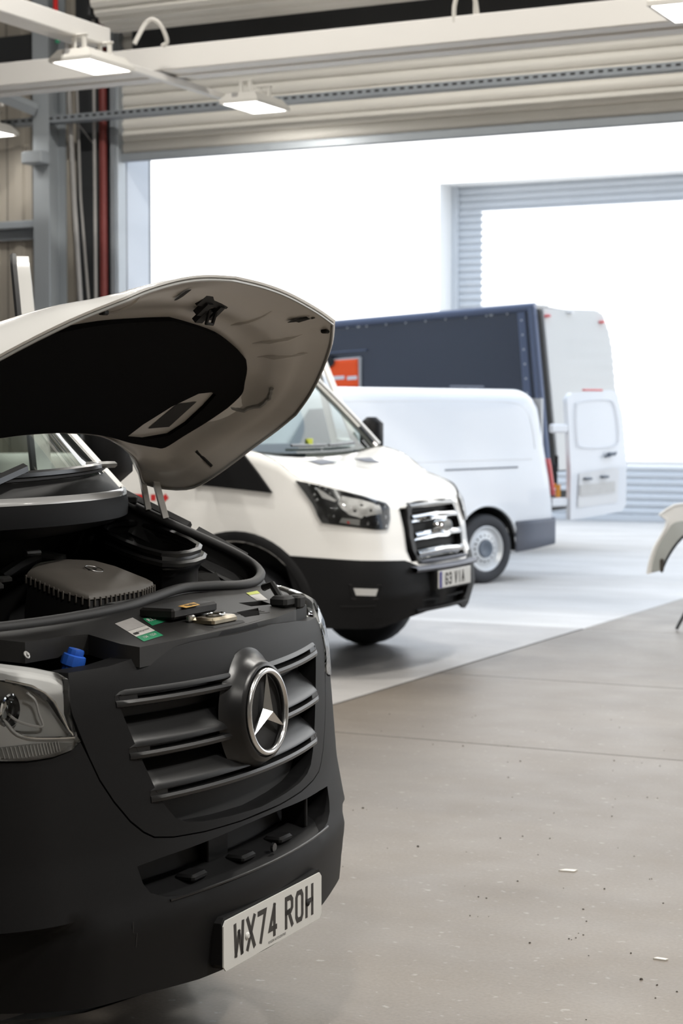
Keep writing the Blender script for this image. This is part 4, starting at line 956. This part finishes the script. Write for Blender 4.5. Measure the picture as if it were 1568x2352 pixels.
# headlights
HL2 = [(5.09, 1.216), (4.84, 1.205), (4.42, 1.185), (3.82, 1.156), (3.07, 1.120), (2.54, 1.088), (2.28, 1.072), (2.22, 1.042), (2.30, .974), (2.50, .910), (2.97, .914), (3.84, .938), (4.56, .958), (4.66, 1.002), (4.77, 1.078), (4.89, 1.134)]
RF = [(3.83, 1.122), (3.16, 1.094), (2.62, 1.062), (2.64, 1.006), (3.04, 1.002), (3.4, .985), (3.79, 1.010), (4.0, 1.05), (4.04, 1.078)]
for sg in (-1, 1):
    f = lambda o: (lambda t, z: TS(sg * t, z, o))
    h2 = TP(MB(), HL2, [], .10, f(.024), rim=None).build('headlight', 'lens glass', v2, smooth=60)
    TP(MB(), HL2, [], .10, f(.012), rim=None).build('lamp_body', 'gloss black', h2, smooth=60)
    TP(MB(), RF, [], .08, lambda t, z: TS(sg * t, z, .016 + .006 * math.sin(11 * t) * math.sin(90 * z))).build('reflector', 'lamp silver', h2, smooth=0)
    MB().patch([(3.45, .978), (4.0, .99), (4.09, .962), (3.5, .942)], [], .1, f(.016)).build('indicator', 'lamp grey', h2)
    MB().patch([(3.80, .968), (3.87, .97), (3.87, .957), (3.80, .955)], [], .1, f(.018)).build('red_reflector', 'red bright', h2)
    MB().patch([(4.58, 1.176), (4.38, 1.15), (4.06, 1.098), (4.11, 1.086), (4.45, 1.112)], [], .1, f(.016)).build('led_strip', 'lamp silver', h2)
    dt = MB()
    for t, z in ((4.75, 1.19), (4.6, 1.165), (4.66, 1.13), (4.62, 1.10), (4.45, 1.18), (4.3, 1.165), (4.17, 1.14), (4.2, 1.04), (4.25, 1.0), (2.45, 1.05), (2.5, .985), (2.55, .93), (2.85, .95), (3.2, .955)):
        c = TS(sg * t, z, .015); dt.lathe([(0, .004), (.010, .002), (.011, 0)], 8, Matrix.Translation(c) @ Matrix.Rotation(R(90), 4, 'Y' if t < 3 else 'X'))
    o = dt.build('led_lens', 'chrome', h2); o['kind'] = 'stuff'
# cab above the belt
zb = [1.385, 1.75, 2.08, 2.22]
def pil(sg, k): # A pillar line
    a = np.array(TS(sg * 6.24, 1.40)); b = np.array((-1.72, sg * .80, 2.17)); c = np.array((-1.30, sg * .90, 1.80)); 
    return tuple((1 - k) ** 2 * a + 2 * k * (1 - k) * c + k * k * b)
def scr(s, k):
    L_ = np.array(pil(-1, k)); R2 = np.array(pil(1, k)); m = (L_ + R2) / 2 + np.array((.0 + .02 + .10 * k, 0, -.035 * (1 - k)))
    a = abs(s); E_ = R2 if s > 0 else L_
    q = m + (E_ - m) * a ** 2.2; q[1] = E_[1] * a
    return tuple(q)
ws2 = MB().loft([[scr(s, k) for s in np.linspace(-1, 1, 21)] for k in np.linspace(0, 1, 12)]).build('windscreen', 'windscreen glass', v2, smooth=70)
for sg in (-1, 1):
    MB().tube([pil(sg, k) for k in np.linspace(0, 1, 12)], .035, 8).build('pillar', 'white paint', v2)
    MB().tube([tuple(np.array(pil(sg, k)) + np.array((.03, -sg * .03, .012))) for k in np.linspace(0, 1, 12)], .006, 6).build('screen_seal', 'lamp grey', v2)
rf = MB().loft([[scr(s, 1.0) for s in np.linspace(-1, 1, 13)]] + [[(u, s * w, zr - .06 * s ** 4) for s in np.linspace(-1, 1, 13)] for u, w, zr in ((-1.9, .83, 2.24), (-2.2, .85, 2.27), (-2.5, .84, 2.25))]).build('roof', 'white paint', v2, smooth=60)
MB().loft([[(-2.52, s * w, z) for s in (-1, 0, 1)] for z, w in ((.8, 1.0), (1.38, 1.0), (2.2, .84))]).build('cab_rear', 'white paint', v2)
sw = [(-1.08, 1.40), (-1.22, 1.60), (-1.55, 2.02), (-1.75, 2.14), (-2.38, 2.16), (-2.42, 1.36)]
for sg in (-1, 1):
    def sd2(u, z): return (u, sg * (1.0 - .19 * max(0, z - 1.37) / .85), z)
    if sg < 0:
        MB().patch([(-.95, 1.385), (-1.3, 1.7), (-1.72, 2.17), (-2.52, 2.21), (-2.52, 1.35)], [sw], .2, sd2).build('door_frame', 'white paint', v2)
        MB().patch(sw, [], .3, lambda u, z: sd2(u, z)).build('door_glass', 'dark glass', v2)
tri = [(5.65, 1.138), (6.18, 1.378), (6.61, 1.30), (6.85, 1.18), (6.47, 1.165)]
MB().patch([(-t, z) for t, z in tri], [], .15, lambda t, z: TS(t, z, .03), rim=lambda p: Vector((0, .03, 0))).build('mirror_base', 'black plastic', v2)
MB().box((-1.15, -1.20, 1.36), (.14, .26, .16), .04).build('mirror_arm', 'black plastic', v2)
MB().tube([TS(-t, z, .002) for t, z in ((6.40, 1.19), (6.38, 1.138), (6.42, 1.0), (6.51, .858))], .003, 5).build('door_gap', 'lamp grey', v2)
MB().box((-1.04, 1.09, 1.48), (.15, .17, .25), .045).build('door_mirror', 'black plastic', v2, smooth=60)
MB().box((-1.04, 1.04, 1.37), (.06, .10, .05), .015).build('mirror_bracket', 'black plastic', v2)
# lettering on the door
LU = lambda a, b: tuple(np.array((a, TS(-7.25, 1.05)[1] - .004, b)))
for c, x0 in (('V', -1.96), ('F', -1.725), ('K', -1.575)):
    lo = strokes(MB(), c, x0, .95, .135 if c != 'K' else .125, .165, .036, LU).build('door_letter', 'red letter', v2, smooth=0); lo['label'] = 'red capital letter on the white door'
# dashboard with cloth and bottle, wipers, open far door
db = MB().loft([[(-.98 - d, s * .85, 1.36 + h) for s in np.linspace(-1, 1, 9)] for d, h in ((0, 0), (.25, .05), (.45, .06), (.5, -.2))]).build('dashboard', 'dash grey', v2)
for a, b in ((-.35, .15), (.2, .62)):
    k0 = .035
    MB().tube([tuple(np.array(scr(s, k0 + .01)) + np.array((.02, 0, .012))) for s in np.linspace(a, b, 8)], .009, 6).build('wiper', 'gloss black', v2)
MB().tube([tuple(np.array(scr(.90, k)) + np.array((.03, 0, .015))) for k in (.02, .10, .16)], .012, 6).build('wiper_pivot', 'gloss black', v2)
MB().tube([(-.98, 0.0, 1.40), (-.98, .0, 1.46)], .025, 10).build('dash_bottle', 'label lime', v2)
for u, s in ((-2.3, .3), (-2.3, -.3)): MB().box((u + .2, s * 1.4, 1.45), (.14, .48, .75), .05).build('seat', 'dash grey', v2)
od = Matrix.Translation((-1.10, 1.0, 0)) @ Matrix.Rotation(R(180 - 54), 4, 'Z')
OD = lambda y: (lambda x, z: tuple(od @ Vector((x, y + .25 * max(0, z - 1.37), z))))
ol = [(0, .6), (1.0, .6), (1.02, 1.36), (.97, 2.06), (.88, 2.14), (.62, 2.12), (.3, 1.75), (0, 1.40)]
wl_ = [(.12, 1.44), (.90, 1.44), (.86, 2.02), (.66, 2.03), (.36, 1.72)]
od2 = MB().patch(ol, [wl_], .2, OD(-.02), rim=lambda p: od.to_3x3() @ Vector((0, .04, 0))).build('passenger_door', 'white paint', v2); od2['label'] = 'white door standing open on the far side'
MB().patch(wl_, [], .3, OD(0)).build('door_glass', 'dark glass', od2)
# flat bed behind the cab
MB().box((-4.1, 0, .82), (2.9, 2.0, .08), .01).box((-4.1, 0, .62), (3.0, .9, .3)).build('load_bed', 'bumper grey', v2, smooth=0)
M = [Matrix.Translation((-4.2, s * .86, .345)) @ Matrix.Rotation(R(90), 4, 'X') for s in (-1, 1)]
for m in M: MB().lathe([(.20, -.10), (.30, -.11), (.335, -.09), (.345, -.05), (.345, .05), (.335, .09), (.30, .11), (.20, .10)], 32, m, close=True).build('rear_wheel', 'tyre rubber', v2)
MB().tube([(-2.0, -.2, 2.24), (-2.02, -.2, 2.46)], .014, 6).build('aerial', 'plate white', v2)

# ================================================================== THIRD VAN seen from behind, outside the shutter
v3 = thing('delivery_van', 'small white delivery van outside with its rear door ajar', 'van', (-7.209, 18.10, 0), R(64.3))
# local x = towards its rear (+X), so the nose is at -x; near side is -y
hs = [(.0, 1.895), (.55, 1.893), (.70, 1.88), (.80, 1.83), (.845, 1.76), (.875, 1.55), (.905, 1.28), (.930, 1.10), (.945, .95), (.950, .72), (.945, .55), (.93, .36)]
def vsec(x, roofk=1.0, wk=1.0, lean=0.0):
    pts = []
    hh_ = spl(hs, 3)
    P = [(y, z) for y, z in reversed(hh_)]; P = [(-y, z) for y, z in P] + [(y, z) for y, z in hh_[1:]]
    out = []
    for y, z in P:
        zz = z if z < .9 else .9 + (z - .9) * roofk
        lx = lean * np.interp(zz, [.4, .65, 1.2, 1.7, 1.9], [0, -.01, -.075, -.13, -.26])
        out.append((x + lx, y * wk, zz))
    return out
st_ = [(-.015, 1, .965, 1), (-.05, 1, .985, 1), (-.15, 1, 1, .85), (-.5, 1, 1, .3), (-1.2, 1, 1, 0), (-2.2, 1, 1, 0), (-2.65, 1, 1, 0), (-3.05, .97, .995, 0), (-3.4, .72, .985, 0), (-3.75, .36, .97, 0), (-4.15, .22, .93, 0), (-4.35, .05, .80, 0)]
b3 = MB().loft([vsec(*a) for a in st_], capb=True)
body3 = b3.build('body_shell', 'cool white paint', v3, smooth=40)
boolcut(body3, MB().lathe([(0, -1.1), (.405, -1.1), (.405, 1.1), (0, 1.1)], 40, Matrix.Translation((-.93, 0, .345)) @ Matrix.Rotation(R(90), 4, 'X')))
boolcut(body3, MB().lathe([(0, -1.1), (.405, -1.1), (.405, 1.1), (0, 1.1)], 40, Matrix.Translation((-3.55, 0, .345)) @ Matrix.Rotation(R(90), 4, 'X')))
side = lambda x, z, o=0.0: (x, -(float(np.interp(z, [p[1] for p in reversed(hs)], [p[0] for p in reversed(hs)])) + o), z)
fw = spl([(-.25, 1.30), (-.27, 1.52), (-.33, 1.68), (-.48, 1.75), (-.8, 1.765), (-1.6, 1.765), (-2.60, 1.755)], 5)
MB().tube([side(x, z, -.001) for x, z in fw], .005, 6).build('panel_crease', 'lamp silver', v3)
MB().tube([side(x, z, -.001) for x, z in ((-.30, 1.20), (-1.2, 1.195), (-2.6, 1.18))], .005, 6).build('panel_crease', 'lamp silver', v3)
MB().tube([side(x, z, .001) for x, z in ((-.507, 1.122), (-.98, 1.115), (-1.454, 1.108))], .0075, 6).build('sliding_rail', 'bumper grey', v3)
MB().tube([side(-2.66, z, .001) for z in np.linspace(.5, 1.74, 9)], .004, 6).build('door_gap', 'lamp grey', v3)
MB().loft([[side(x, z, .002) for x, z in ((-2.74, 1.24), (-3.4, 1.22))], [side(x, z, .002) for x, z in ((-2.74, 1.70), (-3.02, 1.68))]]).build('cab_window', 'dark glass', v3)
MB().tube([side(-.93 + .415 * math.cos(a), .345 + .415 * math.sin(a), .004) for a in np.linspace(R(4), R(180), 26)], .012, 6).build('wheel_arch_lip', 'cool white paint', v3)
for sg in (-1, 1): MB().loft([[(-.93 + .40 * r_ * math.cos(a), w_ * sg, .345 + .40 * r_ * math.sin(a)) for a in np.linspace(-.1, math.pi + .1, 23)] for w_, r_ in ((.925, 1), (.55, 1), (.54, .02))]).build('arch_liner', 'deep black', v3)
# grey rear bumper wrapping the corner
bp_ = MB().loft([[( -.55, -.955, z) for z in (.29, .42, .55, .59)], [(-.3, -.962, z) for z in (.315, .42, .56, .60)], [(-.03, -.955, z) for z in (.35, .43, .57, .61)], [(.03, -.90, z) for z in (.37, .44, .57, .61)], [(.05, -.7, z) for z in (.38, .46, .58, .615)], [(.06, 0, z) for z in (.38, .46, .58, .615)], [(.05, .7, z) for z in (.38, .46, .58, .615)], [(.0, .93, z) for z in (.37, .46, .57, .61)], [(-.55, .955, z) for z in (.29, .42, .55, .59)]])
bp_.build('rear_bumper', 'bumper grey', v3, smooth=50, solid=.02)
rb_ = MB().box((-.10, 0, 1.15), (.02, 1.7, 1.3)).box((-.6, 0, .5), (1.0, 1.7, .05)); rb_.build('load_space', 'lamp silver', v3, smooth=0)
MB().box((-2.5, 0, .40), (4.2, 1.5, .18)).build('chassis', 'deep black', v3, smooth=0)
def wheel3(x, y, sg):
    M = Matrix.Translation((x, y, .337)) @ Matrix.Rotation(R(90 * sg), 4, 'X')    # +z of the lathe = outside
    w = MB().lathe([(.215, -.09), (.29, -.10), (.325, -.085), (.337, -.05), (.337, .05), (.325, .085), (.30, .098), (.255, .10), (.225, .088), (.215, .07)], 44, M, close=True).build('wheel', 'tyre rubber', v3, smooth=50)
    rr_ = MB(); disc = [(.155 * math.cos(a), .155 * math.sin(a)) for a in np.linspace(0, 2 * math.pi, 41)[:-1]]
    holes = [[(.128 * math.cos(b) + .012 * math.cos(a), .128 * math.sin(b) + .012 * math.sin(a)) for a in np.linspace(0, 6.283, 9)[:-1]] for b in np.linspace(0, 6.283, 17)[:-1]]
    rr_.patch(disc, holes, .022, lambda a, b: tuple(M @ Vector((a, b, .055 + .02 * math.exp(-((math.hypot(a, b) - .10) / .03) ** 2)))), rim=lambda p: M.to_3x3() @ Vector((0, 0, -.012)))
    rr_.lathe([(.155, .055), (.165, .05), (.185, .052), (.20, .078), (.214, .09), (.222, .086)], 44, M)
    r2 = rr_.build('rim', 'wheel silver', w, smooth=45)
    MB().lathe([(.218, -.02), (0, -.02)], 30, M).build('brake_drum', 'deep black', w)
    MB().lathe([(.088, .072), (.086, .088), (.060, .092), (.045, .082), (.0, .084)], 30, M).build('hub_cap', 'hub grey', w, smooth=50)
wheel3(-.93, -.855, 1); wheel3(-.93, .855, -1); wheel3(-3.55, -.855, 1); wheel3(-3.55, .855, -1)
# rear lamp cluster, hinges, door ajar
tl = MB().loft([[(-.02 + np.interp(z, [.8, 1.2], [.01, -.05]), -.93 + np.interp(z, [.8, 1.2], [0, .02]), z) for z in np.linspace(.83, 1.20, 6)], [(.03 + np.interp(z, [.8, 1.2], [.01, -.05]), -.90 + np.interp(z, [.8, 1.2], [0, .02]), z) for z in np.linspace(.83, 1.20, 6)], [(.02 + np.interp(z, [.8, 1.2], [.01, -.05]), -.80 + np.interp(z, [.8, 1.2], [0, .02]), z) for z in np.linspace(.83, 1.20, 6)]]).build('tail_lamp', 'pale red lens', v3, solid=.01)
MB().box((.035, -.88, .925), (.02, .07, .045), .006).build('indicator_lens', 'amber lens', tl, smooth=0)
for z in (1.50, .76): MB().box((.10, -.88, z), (.24, .05, .09), .015).build('hinge', 'cool white paint', v3, smooth=0)
lk = MB().box((.12, -.80, 1.10), (.08, .05, .10), .015).box((.13, -.79, .98), (.06, .05, .16), .01).box((.15, -.80, 1.17), (.04, .03, .12), .01).build('door_latch', 'deep black', v3, smooth=0)
MB().box((.175, -.80, .87), (.05, .03, .13), .005).build('reflector', 'amber lens', v3, smooth=0)
dA = Matrix.Translation((.19, -.90, 0)) @ Matrix.Rotation(R(2), 4, 'Z')    # local x along the door
lean3 = lambda z: float(np.interp(z, [.6, 1.1, 1.5, 1.87], [.0, .0, -.03, -.06]))
DD = lambda y: (lambda x, z: tuple(dA @ Vector((x, y - .0 - lean3(z), z + .06 * (x - .4)))))
dout = [(.03, .60), (.80, .62), (.865, .68), (.87, 1.20), (.85, 1.60), (.78, 1.84), (.70, 1.875), (.10, 1.875), (.03, 1.82)]
d3 = MB().patch(dout, [], .06, lambda x, z: DD(-.03 - .012 * math.exp(-((x - .45) ** 2) / .1))(x, z), rim=lambda p: dA.to_3x3() @ Vector((0, .06, 0))).build('rear_door', 'cool white paint', v3, smooth=50)
MB().tube([DD(-.05)(x, z) for x, z in spl([(.13, 1.40), (.14, 1.70), (.2, 1.78), (.6, 1.78), (.72, 1.70), (.75, 1.36), (.6, 1.30), (.2, 1.32)], 4, True)], .006, 6, closed=True).build('window_pressing', 'cool white paint', d3)
rc = MB().patch([(.12, .72), (.72, .72), (.74, 1.06), (.66, 1.08), (.14, 1.06)], [], .1, DD(-.046)).build('plate_recess', 'lamp silver', d3)
pb = MB().patch([(.15, .83), (.67, .83), (.67, .94), (.15, .94)], [], .1, DD(-.056), rim=lambda p: dA.to_3x3() @ Vector((0, .01, 0))).build('number_plate', 'amber plate' if 'amber plate' in MATS else 'label white', d3)
for x in (.25, .50): MB().box(DD(-.062)(x, 1.0), (.10, .05, .022), .006).build('plate_lamp', 'hub grey', d3, smooth=0)
MB().box(DD(-.075)(.60, 1.225), (.12, .04, .035), .012).tube([DD(-.07)(.50, 1.205), DD(-.09)(.56, 1.21), DD(-.075)(.67, 1.235)], .012, 6).build('door_handle', 'hub grey', d3, smooth=0)
MB().box(DD(-.02)(.42, 1.888), (.26, .05, .02), .005).build('brake_light', 'pale red lens', d3, smooth=0)
ra = MB().box((-.75, -.45, 1.915), (.45, .03, .02), .008).box((-.62, -.40, 1.91), (.06, .12, .03), .01).build('roof_bar', 'bumper grey', v3, smooth=0)

# ================================================================== BOX TRUCK beyond
bt = thing('box_truck', 'dark navy box truck with rounded edge trims, parked beyond the small white van', 'truck', (-7.62, 20.6, 0))
W_, L_t, zb_, zt_ = 2.25, 4.6, .98, 2.94
def tb(mb, name, m, parent=None, **k):      # the box sits nose-down on its springs and its rear leans: shear applied to the real mesh
    mb.v = [(x + .107 * max(0, 2.9 - z) * min(1, max(0, 1 + x / 1.2)), y, z + .056 * x) for x, y, z in mb.v]
    return mb.build(name, m, parent or bt, **k)
def bbox(x0, x1, y0, y1, z0, z1):
    n = 8; mb = MB()
    return mb.loft([[(x, y, z) for y, z in ((y0, z0), (y1, z0), (y1, z1), (y0, z1))] for x in np.linspace(x0, x1, n)], closeu=True, capa=True, capb=True)
tb(bbox(-L_t, -.09, 0, W_, zb_, zt_), 'box_body', 'truck navy', smooth=0)
for y in (0, W_): tb(MB().tube([(-.09, y, z) for z in (zb_, 1.6, 2.2, zt_ - .04)], .055, 14), 'corner_trim', 'truck trim')
tb(MB().tube([(x, 0, zt_ - .035) for x in np.linspace(-.05, -L_t, 10)], .05, 14), 'roof_trim', 'truck trim')
tb(MB().loft([[(-.27 + dx, -.010, z) for dx in (0, .09)] for z in (zb_, 1.6, 2.2, zt_ - .06)]), 'edge_strip', 'truck trim', smooth=0, solid=.01)
rv_ = MB()
for k in range(11): rv_.lathe([(0, .006), (.008, .005), (.011, 0)], 8, Matrix.Translation((-.225, -.017, zt_ - .18 - .17 * k)) @ Matrix.Rotation(R(90), 4, 'X'))
for k in range(15): rv_.lathe([(0, .006), (.008, .005), (.011, 0)], 8, Matrix.Translation((-.40 - .26 * k, -.003, zt_ - .09)) @ Matrix.Rotation(R(90), 4, 'X'))
ro = tb(rv_, 'rivets', 'lamp silver'); ro['kind'] = 'stuff'
for x in (-.60, -2.33): tb(MB().lathe([(0, .012), (.02, .010), (.026, 0)], 12, Matrix.Translation((x, -.003, zt_ - .075)) @ Matrix.Rotation(R(90), 4, 'X')), 'marker_lamp', 'plate white')
tb(bbox(-.10, -.03, .03, W_ - .03, zb_, zt_ - .06), 'rear_frame', 'deep black', smooth=0)
hx0, hx1, hz0, hz1 = -3.15, -2.31, 2.07, 2.46
fr = MB()
for c, sz in ((((hx0 + hx1) / 2, -.02, hz1), (hx1 - hx0 + .05, .05, .04)), (((hx0 + hx1) / 2, -.02, hz0), (hx1 - hx0 + .05, .05, .04)), ((hx0, -.02, (hz0 + hz1) / 2), (.04, .05, hz1 - hz0)), ((hx1, -.02, (hz0 + hz1) / 2), (.045, .05, hz1 - hz0))): fr.box(c, sz, .004)
tb(fr, 'hatch_frame', 'plate white', smooth=0)
tb(MB().box(((hx0 + hx1) / 2, -.004, (hz0 + hz1) / 2), (hx1 - hx0, .006, hz1 - hz0)), 'hatch_back', 'deep black', smooth=0)
tb(MB().box(((hx0 + hx1) / 2 + .1, -.02, hz1 + .10), (.85, .03, .015)), 'hatch_gutter', 'truck trim', smooth=0)
tD = Matrix.Translation((.02, .05, 0)) @ Matrix.Rotation(R(60), 4, 'Z')
tf = lambda y: (lambda x, z: tuple(tD @ Vector((x, y + .006 * math.sin(z * 60) * (1 if z < 2.6 and x > .3 else 0), z))))
td = tb(MB().patch([(0, 1.0), (.98, 1.0), (1.0, 2.40), (.97, 2.62), (.90, 2.82), (.78, 2.86), (0, 2.88)], [], .07, tf(-.02), rim=lambda p: tD.to_3x3() @ Vector((0, .04, 0))), 'rear_door', 'truck door', smooth=40)
for x, z in ((.38, 2.83), (.86, 2.72), (.03, 2.79)): tb(MB().box(tf(-.04)(x, z), (.07, .05, .03), .006), 'door_hinge', 'pale red lens' if x != .38 else 'lamp silver', td, smooth=0)
MB().box((-L_t - 1.15, W_ / 2, 1.35), (1.9, 2.05, 1.5), .15).build('cab', 'white paint', bt)
MB().box((-L_t / 2 - .8, W_ / 2, .60), (6.0, 1.0, .22)).build('chassis', 'deep black', bt, smooth=0)
for x in (-1.6, -5.6):
    for y in (.25, W_ - .25):
        MB().lathe([(.22, -.13), (.34, -.13), (.38, -.09), (.38, .09), (.34, .13), (.22, .13)], 28, Matrix.Translation((x, y, .38)) @ Matrix.Rotation(R(90), 4, 'X'), close=True).build('wheel', 'tyre rubber', bt)
jk = thing('safety_jacket', 'orange high-visibility jacket hanging in the white-framed truck hatch', 'jacket', (-7.62 - 2.66, 20.53, 1.95))
JX = lambda x, z, d: (x * 1.22, d - .018 * math.cos(x * 11 + z * 5), z * 1.08 + .056 * x)
MB().loft([[JX(x, z, -.0) for x in np.linspace(-.29, .29, 17)] for z in np.linspace(.015, .335, 9)]).build('body', 'hi vis', jk, solid=.012)
MB().loft([[JX(x, z, -.012) for x in np.linspace(-.26, .14, 12)] for z in (.115, .155)]).build('tape_band', 'reflective tape', jk)
MB().loft([[JX(x, z, -.012) for x in np.linspace(.17, .28, 5)] for z in (.105, .145)]).build('tape_band', 'reflective tape', jk)
MB().lathe([(.0, .004), (.15, .002), (.155, -.01)], 22, Matrix.Translation((-.10, -.036, .345)) @ Matrix.Rotation(R(90), 4, 'X') @ Matrix.Diagonal((1, .55, 1, 1))).build('collar', 'deep black', jk)

# ================================================================== BODY PANEL ON A STAND at the right edge, floor litter
wp = thing('body_panel', 'white curved body panel propped on a stand at the right edge', 'panel', (-3.96, 13.70, 0), R(26.3))
def wpt(x, z, o=0.0): return (x, o + .10 * (x - .1) ** 2 - .05, z)
outp = spl([(-.225, .43), (-.21, .52), (-.175, .63), (-.125, .72), (-.09, .79), (-.085, .84)], 4) + [(-.14, .875), (-.085, .915), (-.03, .945), (.10, .965), (.7, .97), (.75, .60), (.66, .42), (.62, .50), (.50, .66), (.36, .74)] + spl([(.20, .77), (.05, .725), (-.02, .66), (-.08, .575), (-.115, .50), (-.13, .455)], 4)
wpn = MB().patch(outp, [], .06, lambda x, z: wpt(x, z)).build('outer_panel', 'white paint', wp, smooth=40)
inn_ = spl([(.62, .52), (.50, .68), (.36, .76), (.20, .79), (.05, .74), (-.02, .68), (-.085, .585), (-.125, .50), (-.14, .455)], 4)
out_ = spl([(.66, .56), (.50, .72), (.34, .80), (.17, .83), (-.02, .82), (-.085, .75), (-.15, .64), (-.185, .54), (-.20, .45)], 4)
MB().loft([[wpt(*p, -.012) for p in out_], [wpt(*p, -.05) for p in inn_], [wpt(p[0] + .01, p[1] - .012, -.02) for p in inn_]]).build('arch_flange', 'wing grey', wp, smooth=40)
MB().tube([wpt(*p, .004) for p in outp[:25]], .012, 6).build('lit_edge_tube', 'white paint', wp)  # white tube standing in for the edge lit by the sky
MB().tube([wpt(p[0] + .012, p[1] - .01, -.03) for p in inn_], .009, 6).build('arch_edge', 'dark steel', wp)
MB().box(wpt(-.128, .50, -.045), (.03, .03, .10), .01).build('bracket', 'dirt', wp, smooth=0)
sn = thing('panel_stand', 'thin dark metal stand leg at the right edge of the floor', 'stand', (-3.96, 13.70, 0), R(26.3))
MB().tube([(.0, 0, .01), (.26, .02, .5), (.3, .02, .70)], .013, 8).build('leg', 'dark steel', sn)
MB().tube([(.75, 0, .01), (.55, .02, .5), (.5, .02, .70)], .013, 8).build('leg', 'dark steel', sn)
MB().tube([(.2, .45, .01), (.3, .1, .70)], .013, 8).build('leg', 'dark steel', sn); MB().tube([(.2, .04, .70), (.6, .04, .70)], .013, 8).build('rest_bar', 'dark steel', sn)

def scrap(name, x, y, pts, m, label, cat, h=.004, group=None):
    return tag(MB().prism([(x + a, y + b) for a, b in pts], lambda p: (p[0], p[1], .0002), lambda p: (p[0] + .001, p[1], h)).build(name, m, smooth=0), label, cat, group)
scrap('paper_scrap', -2.171, 6.179, [(-.028, -.012), (-.01, .014), (.03, .022), (.026, -.004)], 'paper', 'small white paper scrap alone on the open concrete floor', 'scrap')
scrap('paper_scrap', -1.563, 5.276, [(-.022, -.006), (-.014, .008), (.02, .006), (.016, -.008)], 'paper', 'pale flat scrap near the lower right edge of the floor', 'scrap')

rg = random.Random(11); gm = MB()
for k in range(110):
    d_ = rg.uniform(4.2, 10.5); la = rg.uniform(-.02, .19) * d_
    x, y = -.443 * d_ + .8965 * la, .8965 * d_ + .443 * la
    if x < -1.75 and y < 5.2: continue
    r0 = rg.uniform(.0014, .0036) * (1.6 if rg.random() < .1 else 1); n = 5; a0 = rg.random() * 6
    P = [(x + r0 * rg.uniform(.6, 1.5) * math.cos(a0 + i * 6.283 / n), y + r0 * rg.uniform(.6, 1.5) * math.sin(a0 + i * 6.283 / n)) for i in range(n)]
    gm.prism(P, lambda p: (p[0], p[1], .0003), lambda p: (x + (p[0] - x) * .6, y + (p[1] - y) * .6, .0003 + r0 * .8))
go = gm.build('floor_grit', 'dirt', smooth=0); tag(go, 'scattered dark crumbs of grit on the open concrete floor', 'grit', kind='stuff')
